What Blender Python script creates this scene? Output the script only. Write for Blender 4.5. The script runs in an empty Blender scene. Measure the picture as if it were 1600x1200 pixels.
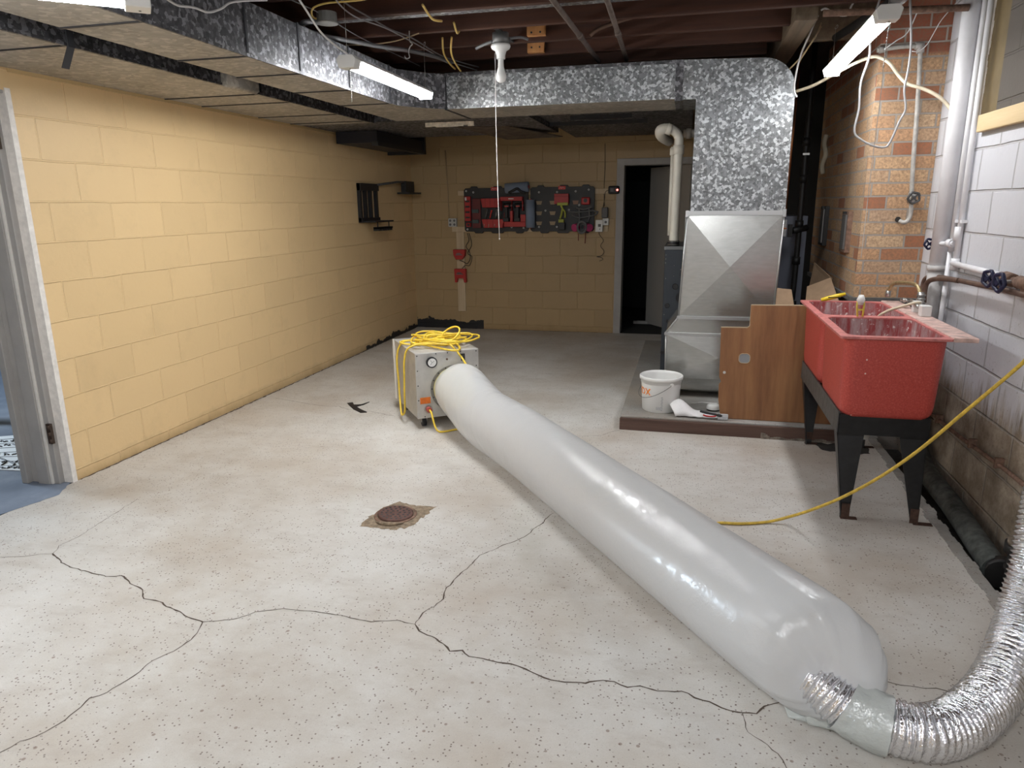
import bpy, bmesh, math, random
from mathutils import Matrix, Vector, noise
random.seed(7)
R = math.radians
PI = math.pi
scene = bpy.context.scene
COL = scene.collection

# ------------------------------------------------------------------ camera, world, exposure
def make_camera():
    cd = bpy.data.cameras.new('camera'); co = bpy.data.objects.new('camera', cd); COL.objects.link(co)
    pit, yaw, roll = .249117, .244162, -.0108467
    cy, sy, cp, sp = math.cos(yaw), math.sin(yaw), math.cos(pit), math.sin(pit)
    r = Vector((cy, sy, 0)); f = Vector((-sy*cp, cy*cp, -sp)); u = r.cross(f)
    r2 = r*math.cos(roll)+u*math.sin(roll); u2 = -r*math.sin(roll)+u*math.cos(roll)
    m = Matrix((r2, u2, -f)).transposed().to_4x4(); m.translation = (0, 0, 1.443)
    co.matrix_world = m
    cd.sensor_width = 36; cd.lens = 1098.36/1600*36; cd.clip_start = .02
    scene.camera = co
make_camera()
w = bpy.data.worlds.new('world'); scene.world = w; w.use_nodes = True
w.node_tree.nodes['Background'].inputs[0].default_value = (.75, .82, 1, 1)
w.node_tree.nodes['Background'].inputs[1].default_value = .05
scene.view_settings.view_transform = 'Standard'; scene.view_settings.look = 'None'
scene.view_settings.exposure = 0.25; scene.view_settings.gamma = 1
scene.view_settings.use_curve_mapping = False
LED = 62.0        # brightness of the shop light diffusers

# daylight that falls through the neighbouring room and its open doorway
ld = bpy.data.lights.new('daylight', 'AREA'); ld.shape = 'RECTANGLE'; ld.size = .7; ld.size_y = 1.0
ld.energy = 120; ld.color = (.72, .86, 1)
lo = bpy.data.objects.new('daylight', ld); COL.objects.link(lo)
lo.location = (-7.2, 3.35, 1.75)
lo.rotation_euler = (Vector((-1.6, 2.0, .1))-Vector(lo.location)).to_track_quat('-Z', 'Y').to_euler()

# ------------------------------------------------------------------ geometry helpers
class G:
    def __init__(s): s.v = []; s.f = []; s.m = []; s.s = []
    def add(s, vs, fs, mat=0, smooth=False, M=None):
        b = len(s.v)
        for p in vs:
            p = Vector(p); s.v.append(M @ p if M else p)
        for q in fs:
            s.f.append([b+i for i in q]); s.m.append(mat); s.s.append(smooth)
        return s
    def box(s, x0, x1, y0, y1, z0, z1, mat=0, M=None):
        vs = [(x, y, z) for z in (z0, z1) for y in (y0, y1) for x in (x0, x1)]
        return s.add(vs, [(0, 2, 3, 1), (4, 5, 7, 6), (0, 1, 5, 4), (2, 6, 7, 3), (0, 4, 6, 2), (1, 3, 7, 5)], mat, False, M)
    def quad(s, a, b, c, d, mat=0): return s.add([a, b, c, d], [(0, 1, 2, 3)], mat)
    def tube(s, path, r, n=8, mat=0, caps=True, closed=False, smooth=True, M=None):
        P = [Vector(p) for p in path]; N = len(P)
        rad = r if isinstance(r, (list, tuple)) else [r]*N
        T = []
        for i in range(N):
            if closed: t = P[(i+1) % N]-P[i-1]
            else: t = P[min(i+1, N-1)]-P[max(i-1, 0)]
            T.append(t.normalized() if t.length > 1e-9 else Vector((0, 0, 1)))
        up = Vector((0, 0, 1)) if abs(T[0].z) < .9 else Vector((1, 0, 0))
        nrm = (up-T[0]*up.dot(T[0])).normalized(); vs = []
        for i in range(N):
            nrm = nrm-T[i]*nrm.dot(T[i])
            nrm = nrm.normalized() if nrm.length > 1e-6 else T[i].orthogonal().normalized()
            bi = T[i].cross(nrm)
            for k in range(n):
                a = 2*PI*k/n; vs.append(P[i]+(nrm*math.cos(a)+bi*math.sin(a))*rad[i])
        fs = []
        for i in range(N if closed else N-1):
            j = (i+1) % N
            for k in range(n):
                k2 = (k+1) % n; fs.append((i*n+k, i*n+k2, j*n+k2, j*n+k))
        s.add(vs, fs, mat, smooth, M)
        if caps and not closed:
            s.add(vs[:n], [tuple(range(n))[::-1]], mat, False, M); s.add(vs[-n:], [tuple(range(n))], mat, False, M)
        return s
    def cyl(s, a, b, r, n=16, mat=0, smooth=True): return s.tube([a, b], r, n, mat, True, False, smooth)
    def lathe(s, prof, M=None, n=32, mat=0, smooth=True, cap0=False, cap1=False):
        vs = []
        for r, z in prof:
            for k in range(n):
                a = 2*PI*k/n; vs.append((r*math.cos(a), r*math.sin(a), z))
        fs = [(i*n+k, i*n+(k+1) % n, (i+1)*n+(k+1) % n, (i+1)*n+k) for i in range(len(prof)-1) for k in range(n)]
        s.add(vs, fs, mat, smooth, M)
        if cap0: s.add(vs[:n], [tuple(range(n))[::-1]], mat, False, M)
        if cap1: s.add(vs[-n:], [tuple(range(n))], mat, False, M)
        return s
    def prism(s, poly, fn, h0, h1, mat=0, smooth=False, M=None):
        """poly of (a,b); fn(a,b,h)->(x,y,z)"""
        n = len(poly); vs = [fn(a, b, h0) for a, b in poly]+[fn(a, b, h1) for a, b in poly]
        s.add(vs, [tuple(range(n))[::-1], tuple(range(n, 2*n))], mat, False, M)
        s.add(vs, [(i, (i+1) % n, n+(i+1) % n, n+i) for i in range(n)], mat, smooth, M)
        return s
    def ball(s, c, r, n=12, mat=0, sc=(1, 1, 1)):
        prof = [(max(1e-4, math.sin(PI*i/n))*r, -math.cos(PI*i/n)*r) for i in range(n+1)]
        return s.lathe(prof, Matrix.Translation(c) @ Matrix.Diagonal((*sc, 1)), max(12, n), mat)
MW = {}
def tag(o, label=None, cat=None, group=None, kind=None):
    if label: o['label'] = label
    if cat: o['category'] = cat
    if group: o['group'] = group
    if kind: o['kind'] = kind
    return o
def thing(name, label, cat, loc=(0, 0, 0), rz=0, group=None):
    o = bpy.data.objects.new(name, None); COL.objects.link(o); o.empty_display_size = .05
    o.location = loc; o.rotation_euler = (0, 0, rz)
    MW[o.name] = Matrix.Translation(loc) @ Matrix.Rotation(rz, 4, 'Z')
    return tag(o, label, cat, group)
def build(g, name, mats, parent=None, world=True, bevel=0, seg=2, weld=True):
    """link the collected shapes as ONE mesh object; world=True: vertices are given in world space"""
    if not isinstance(mats, (list, tuple)): mats = [mats]
    vs = g.v
    org = Matrix.Identity(4)
    if parent is not None:
        MW.setdefault(parent.name, Matrix.Identity(4))
        if world:
            inv = MW[parent.name].inverted(); vs = [inv @ p for p in vs]
        org = MW[parent.name]
    me = bpy.data.meshes.new(name); me.from_pydata([tuple(p) for p in vs], [], g.f)
    for m in mats: me.materials.append(m)
    for i, p in enumerate(me.polygons): p.material_index = g.m[i]; p.use_smooth = g.s[i]
    bm = bmesh.new(); bm.from_mesh(me)
    if weld: bmesh.ops.remove_doubles(bm, verts=bm.verts, dist=1e-5)
    bmesh.ops.recalc_face_normals(bm, faces=bm.faces)
    bm.to_mesh(me); bm.free(); me.update()
    o = bpy.data.objects.new(name, me); COL.objects.link(o)
    if parent is not None: o.parent = parent
    MW[o.name] = org
    if bevel:
        b = o.modifiers.new('bevel', 'BEVEL'); b.width = bevel; b.segments = seg; b.limit_method = 'ANGLE'; b.angle_limit = R(40)
        b.harden_normals = False
    return o
def islands(g):
    """separate disconnected pieces of g into their own collectors"""
    par = list(range(len(g.v)))
    def find(i):
        while par[i] != i: par[i] = par[par[i]]; i = par[i]
        return i
    key = {}
    for i, p in enumerate(g.v):
        k = (round(p[0], 5), round(p[1], 5), round(p[2], 5))
        if k in key: par[find(i)] = find(key[k])
        else: key[k] = i
    for f in g.f:
        for j in f[1:]: par[find(j)] = find(f[0])
    out = {}
    for fi, f in enumerate(g.f):
        q = out.setdefault(find(f[0]), G()); b = len(q.v)
        q.v += [g.v[j] for j in f]; q.f.append(list(range(b, b+len(f)))); q.m.append(g.m[fi]); q.s.append(g.s[fi])
    return list(out.values())
def build_each(g, name, mats, parent=None, **k):
    return [build(q, name, mats, parent, **k) for q in islands(g)]
def struct(g, name, mats, **k):
    o = build(g, name, mats, **k); o['kind'] = 'structure'; return o
def single(g, name, mats, label, cat, group=None, **k): return tag(build(g, name, mats, **k), label, cat, group)
def smoothpath(P, k=6):
    P = [Vector(p) for p in P]; out = []
    for i in range(len(P)-1):
        p0 = P[max(i-1, 0)]; p1 = P[i]; p2 = P[i+1]; p3 = P[min(i+2, len(P)-1)]
        for j in range(k):
            t = j/k; out.append(.5*((2*p1)+(p2-p0)*t+(2*p0-5*p1+4*p2-p3)*t*t+(3*p1-p0-3*p2+p3)*t**3))
    out.append(P[-1]); return out
def wire(name, mat, pts, r, label, cat, group=None, parent=None, k=5, n=6):
    g = G().tube(smoothpath(pts, k), r, n)
    o = build(g, name, mat, parent)
    if parent is None: tag(o, label, cat, group)
    return o
def lerp(a, b, t): return a+(b-a)*t

# ------------------------------------------------------------------ materials
def nt(name):
    m = bpy.data.materials.new(name); m.use_nodes = True; t = m.node_tree
    return m, t, t.nodes['Principled BSDF']
def setp(b, **k):
    for a, v in k.items():
        b.inputs[a.replace('_', ' ')].default_value = v
def rgb(c): return (*c, 1)
def N(t, typ, **k):
    n = t.nodes.new(typ)
    for a, v in k.items(): setattr(n, a, v)
    return n
def coords(t, scale=(1, 1, 1), rot=(0, 0, 0), loc=(0, 0, 0)):
    tc = N(t, 'ShaderNodeTexCoord'); mp = N(t, 'ShaderNodeMapping')
    mp.inputs['Scale'].default_value = scale; mp.inputs['Rotation'].default_value = rot; mp.inputs['Location'].default_value = loc
    t.links.new(tc.outputs['Object'], mp.inputs[0]); return mp.outputs[0]
def noise_n(t, vec, scale, detail=6, rough=.6):
    n = N(t, 'ShaderNodeTexNoise'); n.inputs['Scale'].default_value = scale; n.inputs['Detail'].default_value = detail
    n.inputs['Roughness'].default_value = rough; t.links.new(vec, n.inputs['Vector']); return n.outputs[0]
def ramp(t, fac, stops):
    r = N(t, 'ShaderNodeValToRGB'); e = r.color_ramp.elements
    while len(e) > 1: e.remove(e[-1])
    e[0].position = stops[0][0]; e[0].color = rgb(stops[0][1])
    for p, c in stops[1:]:
        x = e.new(p); x.color = rgb(c)
    t.links.new(fac, r.inputs[0]); return r.outputs[0]
def mixc(t, fac, a, b, mode='MIX'):
    m = N(t, 'ShaderNodeMix', data_type='RGBA', blend_type=mode)
    for s, v in ((0, fac), (6, a), (7, b)):
        if isinstance(v, (tuple, list)): m.inputs[s].default_value = rgb(v[:3])
        elif isinstance(v, (int, float)): m.inputs[s].default_value = v
        else: t.links.new(v, m.inputs[s])
    return m.outputs[2]
def mth(t, op, a, b=0, c=None, clamp=False):
    m = N(t, 'ShaderNodeMath', operation=op, use_clamp=clamp)
    for i, v in enumerate((a, b, c)):
        if v is None: continue
        if isinstance(v, (int, float)): m.inputs[i].default_value = v
        else: t.links.new(v, m.inputs[i])
    return m.outputs[0]
def bump(t, b, h, strength=.5, dist=.005, chain=None):
    n = N(t, 'ShaderNodeBump'); n.inputs['Strength'].default_value = strength; n.inputs['Distance'].default_value = dist
    t.links.new(h, n.inputs['Height'])
    if chain: t.links.new(chain, n.inputs['Normal'])
    if b: t.links.new(n.outputs[0], b.inputs['Normal'])
    return n.outputs[0]
def plain(name, col, rough=.5, metal=0, vary=0, scale=20, **k):
    m, t, b = nt(name); setp(b, Base_Color=rgb(col), Roughness=rough, Metallic=metal, **k)
    v = noise_n(t, coords(t), scale)
    if vary:
        c = ramp(t, v, [(.3, tuple(x*(1-vary) for x in col)), (.7, tuple(min(1, x*(1+vary)) for x in col))])
        t.links.new(c, b.inputs['Base Color'])
    bump(t, b, v, .15, .002)
    return m
def xyz(t):
    tc = N(t, 'ShaderNodeTexCoord'); s = N(t, 'ShaderNodeSeparateXYZ'); t.links.new(tc.outputs['Object'], s.inputs[0]); return s.outputs
def block_mat(name, axis, paint, dark, kind):
    m, t, b = nt(name)
    o = xyz(t); cm = N(t, 'ShaderNodeCombineXYZ')
    vec = coords(t)
    wob = noise_n(t, vec, 5, 4)
    u = mth(t, 'ADD', o[axis], mth(t, 'MULTIPLY', mth(t, 'SUBTRACT', wob, .5), .02))
    z = mth(t, 'ADD', mth(t, 'SUBTRACT', o[2], .0618), mth(t, 'MULTIPLY', mth(t, 'SUBTRACT', noise_n(t, vec, 3.1, 4), .5), .018))
    t.links.new(u, cm.inputs[0]); t.links.new(z, cm.inputs[1])
    br = N(t, 'ShaderNodeTexBrick'); br.offset = .5
    t.links.new(cm.outputs[0], br.inputs['Vector'])
    br.inputs['Scale'].default_value = 1; br.inputs['Brick Width'].default_value = .4064; br.inputs['Row Height'].default_value = .2032
    br.inputs['Mortar Size'].default_value = .0055 if kind == 'yellow' else .008; br.inputs['Mortar Smooth'].default_value = .6; br.inputs['Bias'].default_value = 0
    br.inputs['Color1'].default_value = (.9, .9, .9, 1); br.inputs['Color2'].default_value = (1, 1, 1, 1); br.inputs['Mortar'].default_value = (1, 1, 1, 1)
    base = mixc(t, .8, paint, br.outputs[0], 'MULTIPLY')
    big = noise_n(t, vec, 1.3, 5)
    base = mixc(t, mth(t, 'MULTIPLY', big, .35), base, tuple(c*.8 for c in paint))
    base = mixc(t, mth(t, 'MULTIPLY', ramp(t, noise_n(t, vec, 4, 8, .75), [(.52, (0, 0, 0)), (.7, (1, 1, 1))]), .16), base, tuple(c*.55 for c in paint))
    if kind == 'yellow':
        base = mixc(t, mth(t, 'MULTIPLY', br.outputs['Fac'], .2), base, tuple(min(1, c*1.2) for c in paint))
        base = mixc(t, mth(t, 'MULTIPLY', ramp(t, br.outputs['Fac'], [(.02, (0, 0, 0)), (.3, (1, 1, 1)), (.65, (0, 0, 0))]), mth(t, 'MULTIPLY_ADD', noise_n(t, vec, 3.5, 4), 1.2, -.35, clamp=True)), base, tuple(c*.6 for c in paint))
        # dirt and old damp marks just above the floor
        g = mth(t, 'ADD', mth(t, 'MULTIPLY', mth(t, 'SUBTRACT', .085, o[2]), 12), mth(t, 'MULTIPLY', mth(t, 'SUBTRACT', noise_n(t, vec, 7, 6), .5), 1.4), clamp=True)
        base = mixc(t, mth(t, 'MULTIPLY', g, .55), base, dark)
        sp = ramp(t, noise_n(t, vec, 60, 3), [(.2, (1, 1, 1)), (.27, (0, 0, 0))])
        base = mixc(t, mth(t, 'MULTIPLY', sp, .35), base, (.18, .12, .06))
        # black patches where the paint came off low in the corner
        if axis == 0:
            c = mth(t, 'MULTIPLY', mth(t, 'LESS_THAN', o[0], -2.35), mth(t, 'LESS_THAN', mth(t, 'ADD', o[2], mth(t, 'MULTIPLY', noise_n(t, vec, 9, 5), .2)), .2))
            base = mixc(t, c, base, (.012, .012, .015))
        else:
            c = mth(t, 'MULTIPLY', mth(t, 'GREATER_THAN', o[1], 6.6), mth(t, 'LESS_THAN', mth(t, 'ADD', o[2], mth(t, 'MULTIPLY', noise_n(t, vec, 9, 5), .2)), .14))
            base = mixc(t, c, base, (.02, .018, .016))
    if kind == 'white':
        mp = coords(t, (1, 1, .12)); st = noise_n(t, mp, 16, 6, .7)
        low = mth(t, 'ADD', mth(t, 'MULTIPLY', mth(t, 'SUBTRACT', .60, o[2]), 8), mth(t, 'MULTIPLY', mth(t, 'SUBTRACT', st, .5), 4.5), clamp=True)
        grime = ramp(t, noise_n(t, vec, 6, 8, .75), [(.28, (.10, .075, .05)), (.45, (.25, .2, .15)), (.6, (.42, .36, .29)), (.75, (.62, .58, .5))])
        base = mixc(t, low, base, grime)
        sp = ramp(t, noise_n(t, vec, 55, 4), [(.31, (1, 1, 1)), (.36, (0, 0, 0))])
        up = mth(t, 'MULTIPLY', sp, mth(t, 'MULTIPLY', mth(t, 'SUBTRACT', 1.45, o[2]), 1.2, clamp=True))
        base = mixc(t, mth(t, 'MULTIPLY', up, .6), base, (.16, .12, .09))
        base = mixc(t, mth(t, 'MULTIPLY', br.outputs['Fac'], .42), base, (.3, .27, .25))
    t.links.new(base, b.inputs['Base Color'])
    setp(b, Roughness=.5 if kind != 'bare' else .9)
    n1 = bump(t, None, br.outputs['Fac'] if kind == 'yellow' else mth(t, 'SUBTRACT', 1, br.outputs['Fac']), .85, .005 if kind == 'yellow' else .009)
    bump(t, b, noise_n(t, vec, 45, 6), .25, .006, n1)
    return m
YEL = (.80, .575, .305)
YEL_SHADE = (.43, .30, .15)  # same yellow paint, darkened to put the back wall's shade into colour
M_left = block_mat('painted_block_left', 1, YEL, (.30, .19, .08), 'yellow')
M_back = block_mat('painted_block_back_shaded', 0, YEL_SHADE, (.30, .19, .08), 'yellow')
M_right = block_mat('painted_block_right', 1, (.66, .66, .695), (.3, .25, .2), 'white')
M_bare = block_mat('bare_block', 1, (.11, .095, .082), (.1, .1, .1), 'bare')
M_tan = plain('old_tan_paint', (.15, .105, .045), .7, vary=.15, scale=9)

def brick_mat(name, axis):
    m, t, b = nt(name); o = xyz(t); cm = N(t, 'ShaderNodeCombineXYZ'); vec = coords(t)
    z = mth(t, 'ADD', mth(t, 'SUBTRACT', o[2], .86), mth(t, 'MULTIPLY', mth(t, 'SUBTRACT', noise_n(t, vec, 8, 3), .5), .009))
    t.links.new(mth(t, 'ADD', o[axis], .06), cm.inputs[0]); t.links.new(z, cm.inputs[1])
    br = N(t, 'ShaderNodeTexBrick'); br.offset = .42; t.links.new(cm.outputs[0], br.inputs['Vector'])
    br.inputs['Scale'].default_value = 1; br.inputs['Brick Width'].default_value = .213; br.inputs['Row Height'].default_value = .0765
    br.inputs['Mortar Size'].default_value = .0055; br.inputs['Mortar Smooth'].default_value = .15
    br.inputs['Color1'].default_value = (0, 0, 0, 1); br.inputs['Color2'].default_value = (1, 1, 1, 1); br.inputs['Mortar'].default_value = (.5, .5, .5, 1)
    c = ramp(t, br.outputs[0], [(0, (.36, .13, .065)), (.10, (.42, .17, .085)), (.14, (.60, .35, .19)), (.5, (.64, .42, .24)), (.8, (.54, .37, .24)), (1, (.70, .50, .30))])
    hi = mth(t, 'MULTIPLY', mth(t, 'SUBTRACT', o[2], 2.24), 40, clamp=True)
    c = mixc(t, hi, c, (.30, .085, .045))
    c = mixc(t, ramp(t, noise_n(t, vec, 70, 6, .8), [(.4, (0, 0, 0)), (.62, (.75, .75, .75))]), c, (.22, .13, .08))
    c = mixc(t, ramp(t, noise_n(t, vec, 2.2, 5), [(.5, (0, 0, 0)), (.75, (.5, .5, .5))]), c, (.15, .10, .07))
    c = mixc(t, br.outputs['Fac'], c, (.34, .30, .26))
    t.links.new(c, b.inputs['Base Color']); setp(b, Roughness=.85)
    n1 = bump(t, None, mth(t, 'SUBTRACT', 1, br.outputs['Fac']), 1, .007)
    bump(t, b, noise_n(t, vec, 120, 5), .5, .003, n1)
    return m
M_brickx = brick_mat('brick_front', 0); M_bricky = brick_mat('brick_side', 1)

def floor_mat(name, cols, speck=True):
    m, t, b = nt(name); vec = coords(t)
    a = noise_n(t, vec, .9, 7, .62); f = noise_n(t, vec, 6, 8, .7)
    c = ramp(t, mth(t, 'ADD', mth(t, 'MULTIPLY', a, .72), mth(t, 'MULTIPLY', f, .28)), [(.38, cols[0]), (.5, cols[1]), (.62, cols[2])])
    # brown stains in broad patches
    s = ramp(t, noise_n(t, coords(t, loc=(3, 7, 0)), 1.1, 6), [(.46, (0, 0, 0)), (.68, (.6, .6, .6))])
    if speck: c = mixc(t, s, c, (.42, .33, .24)); c = mixc(t, ramp(t, noise_n(t, coords(t, (1, 2.2, 1), loc=(1, 2, 0)), 3.2, 8, .75), [(.52, (0, 0, 0)), (.72, (.45, .45, .45))]), c, (.36, .30, .25))
    c = mixc(t, mth(t, 'MULTIPLY', noise_n(t, vec, 150, 5, .85), .45), c, tuple(x*.62 for x in cols[0]))
    if speck:
        c = mixc(t, ramp(t, noise_n(t, vec, 260, 3, .7), [(.30, (.7, .7, .7)), (.40, (0, 0, 0))]), c, (.26, .21, .17))
        vo = N(t, 'ShaderNodeTexVoronoi'); vo.inputs['Scale'].default_value = 75; vo.inputs['Randomness'].default_value = 1
        t.links.new(vec, vo.inputs['Vector'])
        dot = ramp(t, vo.outputs['Distance'], [(.17, (1, 1, 1)), (.24, (0, 0, 0))])
        sp = N(t, 'ShaderNodeSeparateColor'); t.links.new(vo.outputs['Color'], sp.inputs[0])
        dens = mth(t, 'MULTIPLY_ADD', noise_n(t, vec, 2.6, 4), 2.2, -.55)
        pick = mth(t, 'LESS_THAN', sp.outputs[0], dens)
        c = mixc(t, mth(t, 'MULTIPLY', mth(t, 'MULTIPLY', dot, pick), .92), c, (.16, .12, .10))
        vo2 = N(t, 'ShaderNodeTexVoronoi'); vo2.inputs['Scale'].default_value = 26; t.links.new(vec, vo2.inputs['Vector'])
        d2 = ramp(t, vo2.outputs['Distance'], [(.12, (1, 1, 1)), (.16, (0, 0, 0))])
        s2 = N(t, 'ShaderNodeSeparateColor'); t.links.new(vo2.outputs['Color'], s2.inputs[0])
        c = mixc(t, mth(t, 'MULTIPLY', mth(t, 'MULTIPLY', d2, mth(t, 'LESS_THAN', s2.outputs[1], .16)), .7), c, (.20, .13, .10))
    t.links.new(c, b.inputs['Base Color'])
    t.links.new(mth(t, 'MULTIPLY_ADD', f, .3, .42), b.inputs['Roughness'])
    bump(t, b, noise_n(t, vec, 90, 6, .7), .22, .003)
    return m
M_floor = floor_mat('worn_painted_concrete', [(.50, .455, .40), (.635, .61, .57), (.715, .70, .67)])
M_bluefloor = floor_mat('blue_grey_floor_paint', [(.14, .17, .22), (.19, .225, .29), (.30, .34, .41)], False)
M_slab = floor_mat('grey_pad_concrete', [(.22, .21, .19), (.33, .32, .30), (.50, .49, .47)])
M_crack = plain('crack_dark', (.085, .06, .045), .95)
M_patch = plain('broken_concrete', (.25, .19, .13), .9, vary=.5, scale=45)
M_mottled_dark = plain('mottled_dark_brown', (.03, .026, .023), .95, vary=.5, scale=15)

def galv(name, lo, hi, scale=42, metal=.75, r0=.28, r1=.5, tint=(1, 1, 1), bmp=.35):
    m, t, b = nt(name); vec = coords(t)
    vo = N(t, 'ShaderNodeTexVoronoi'); vo.inputs['Scale'].default_value = scale
    wv = N(t, 'ShaderNodeVectorMath', operation='ADD'); ns = N(t, 'ShaderNodeTexNoise'); ns.inputs['Scale'].default_value = scale*1.2; ns.inputs['Detail'].default_value = 4
    t.links.new(vec, ns.inputs['Vector'])
    sc = N(t, 'ShaderNodeVectorMath', operation='SCALE'); sc.inputs['Scale'].default_value = .9/scale
    t.links.new(ns.outputs[1], sc.inputs[0]); t.links.new(vec, wv.inputs[0]); t.links.new(sc.outputs[0], wv.inputs[1])
    t.links.new(wv.outputs[0], vo.inputs['Vector'])
    sp = N(t, 'ShaderNodeSeparateColor'); t.links.new(vo.outputs['Color'], sp.inputs[0])
    f2 = noise_n(t, vec, scale*2.6, 4, .7)
    v = mth(t, 'ADD', mth(t, 'MULTIPLY', sp.outputs[0], .6), mth(t, 'MULTIPLY', f2, .4))
    L = tuple(lo*x for x in tint); H = tuple(hi*x for x in tint)
    c = ramp(t, v, [(.2, L), (.5, tuple((a*3+b_)/4 for a, b_ in zip(L, H))), (.62, tuple((a*2+b_)/3 for a, b_ in zip(L, H))), (.69, H)])
    d = ramp(t, noise_n(t, vec, 2.5, 5), [(.35, (.82, .8, .77)), (.6, (1, 1, 1))])
    t.links.new(mixc(t, 1, c, d, 'MULTIPLY'), b.inputs['Base Color'])
    setp(b, Metallic=metal)
    t.links.new(mth(t, 'MULTIPLY_ADD', sp.outputs[1], r1-r0, r0), b.inputs['Roughness'])
    n1 = bump(t, None, v, bmp, .0012)
    bump(t, b, noise_n(t, vec, 2.2, 2), .3, .012, n1)
    return m
M_galv = galv('galvanised_spangle', .13, .54, 66, .75, .3, .5, (.97, 1, 1.03))
M_galvdark = galv('galvanised_old', .05, .26, 54, .55, .45, .65, (1, 1, 1.08))
M_galvbot = galv('galvanised_floor_reflection', .36, .52, 40, .35, .5, .7, (1, .94, .84), .15)  # tan reflection of the floor painted into the duct undersides
def smooth_sheet():
    m, t, b = nt('smooth_galvanised_sheet'); vec = coords(t, (1, 1, 4))
    v = noise_n(t, vec, 18, 6, .7)
    c = ramp(t, v, [(.3, (.46, .46, .44)), (.7, (.56, .56, .54))])
    t.links.new(c, b.inputs['Base Color']); setp(b, Metallic=.85, Roughness=.25)
    bump(t, b, noise_n(t, coords(t), 3, 3), .12, .02)
    return m
M_sheet = smooth_sheet()
M_seam = plain('sheet_seam_metal', (.5, .5, .5), .35, .8)
M_seamdark = plain('dark_joint', (.03, .03, .035), .6, .2)
def wood(name, a, b_, axis=0, scale=14, rough=.7):
    m, t, b = nt(name); s = [scale, scale, scale]; s[axis] = scale*.06
    v = noise_n(t, coords(t, tuple(s)), 1.6, 7, .65)
    t.links.new(ramp(t, v, [(.3, a), (.7, b_)]), b.inputs['Base Color']); setp(b, Roughness=rough)
    bump(t, b, v, .25, .003); return m
M_joist = wood('old_joist_wood', (.030, .009, .004), (.070, .022, .009))
M_sub = wood('subfloor_boards', (.03, .014, .01), (.06, .028, .018), 1)
M_block = wood('new_blocking_wood', (.42, .18, .06), (.56, .28, .10), 2)
M_pine = wood('pine_board', (.58, .42, .22), (.70, .54, .32), 1)
M_batten = wood('batten_wood', (.50, .38, .24), (.62, .50, .34), 2)
M_ply = wood('stained_plywood', (.16, .062, .022), (.31, .145, .055), 2, 9, .5)
M_plyedge = plain('plywood_edge', (.45, .34, .22), .8)
M_beam = wood('dusty_beam', (.10, .07, .045), (.20, .15, .10), 1)
M_skirt = wood('pad_edge_board', (.055, .026, .018), (.14, .08, .06), 0, 10)
M_trimw = plain('white_trim_paint', (.66, .64, .60), .5, vary=.06, scale=8)
M_trimg = plain('grey_trim_paint', (.36, .345, .33), .5, vary=.08, scale=8)
M_plaster = plain('chipped_white_plaster', (.78, .74, .70), .8, vary=.12, scale=30)
M_whitepipe = plain('white_painted_pipe', (.76, .75, .77), .35, vary=.06, scale=10)
M_pvc = plain('white_pvc', (.72, .69, .62), .35, vary=.06, scale=6)
M_iron = plain('black_iron', (.018, .017, .017), .5, .3, vary=.3)
M_cast = plain('old_cast_iron', (.075, .083, .078), .7, .2, vary=.6, scale=25)
M_rust = plain('rusty_pipe', (.20, .12, .085), .85, .1, vary=.5, scale=35)
M_brown = plain('brown_supply_pipe', (.16, .10, .075), .5, .5, vary=.25)
M_brass = plain('worn_brass', (.52, .40, .22), .4, .8, vary=.25, scale=60)
M_chrome = plain('dull_chrome', (.45, .44, .42), .35, .9, vary=.3, scale=60)
M_blueh = plain('dark_blue_handle', (.01, .012, .05), .4)
M_black = plain('black_plastic', (.012, .012, .014), .5)
M_blackpaint = plain('black_leg_paint', (.012, .012, .013), .38, .1, vary=.4, scale=30)
M_rail = plain('dark_grey_frame_paint', (.09, .088, .085), .5, .2, vary=.4, scale=25)
M_steelbox = plain('scuffed_aluminium_panel', (.47, .455, .43), .5, .35, vary=.14, scale=12)
M_yellow = plain('yellow_cord', (.78, .55, .05), .45, vary=.12, scale=40)
M_yeldull = plain('yellow_dirty_cord', (.62, .42, .06), .5, vary=.3, scale=50)
M_whitecord = plain('white_cord', (.68, .67, .66), .5)
M_greycord = plain('grey_cord', (.30, .29, .29), .5)
M_tancord = plain('tan_cable', (.50, .37, .22), .55)
M_romex = plain('cream_cable', (.66, .57, .42), .5, vary=.15)
M_yelcable = plain('yellow_cable', (.60, .42, .12), .5)
M_whiteplastic = plain('white_plastic', (.78, .78, .76), .35)
M_porcelain = plain('porcelain', (.72, .72, .70), .25)
M_red = plain('red_plastic', (.42, .018, .018), .45)
M_redlit = plain('bright_red_label', (.62, .05, .04), .5)
M_greenblk = plain('green_grey_parts', (.05, .075, .075), .5)
M_lime = plain('yellow_green_plastic', (.42, .44, .06), .5)
M_pink = plain('magenta_filter', (.45, .05, .16), .6)
M_greyrub = plain('grey_rubber', (.13, .13, .135), .6)
M_bluetowel = plain('blue_paper_towel', (.22, .27, .36), .9)
M_furn = plain('dark_slate_cabinet', (.035, .042, .052), .45, .3)
M_greycab = plain('blue_grey_cabinet', (.15, .16, .20), .5, .2)
M_orange = plain('orange_label', (.70, .17, .02), .6, vary=.2, scale=60)
M_orangetext = plain('orange_print', (.85, .24, .02), .5)
M_greytext = plain('grey_print', (.25, .26, .28), .5)
M_tapeyel = plain('yellow_masking_tape', (.72, .66, .36), .7)
M_card = plain('cardboard', (.40, .27, .17), .85, vary=.1)
M_towel = plain('white_terry_cloth', (.78, .77, .77), .95, vary=.05, scale=200)
M_barrow = plain('mustard_barrow_tray', (.42, .29, .07), .5, vary=.2, scale=6)
M_matw = plain('white_mat', (.80, .84, .88), .8)
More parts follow.
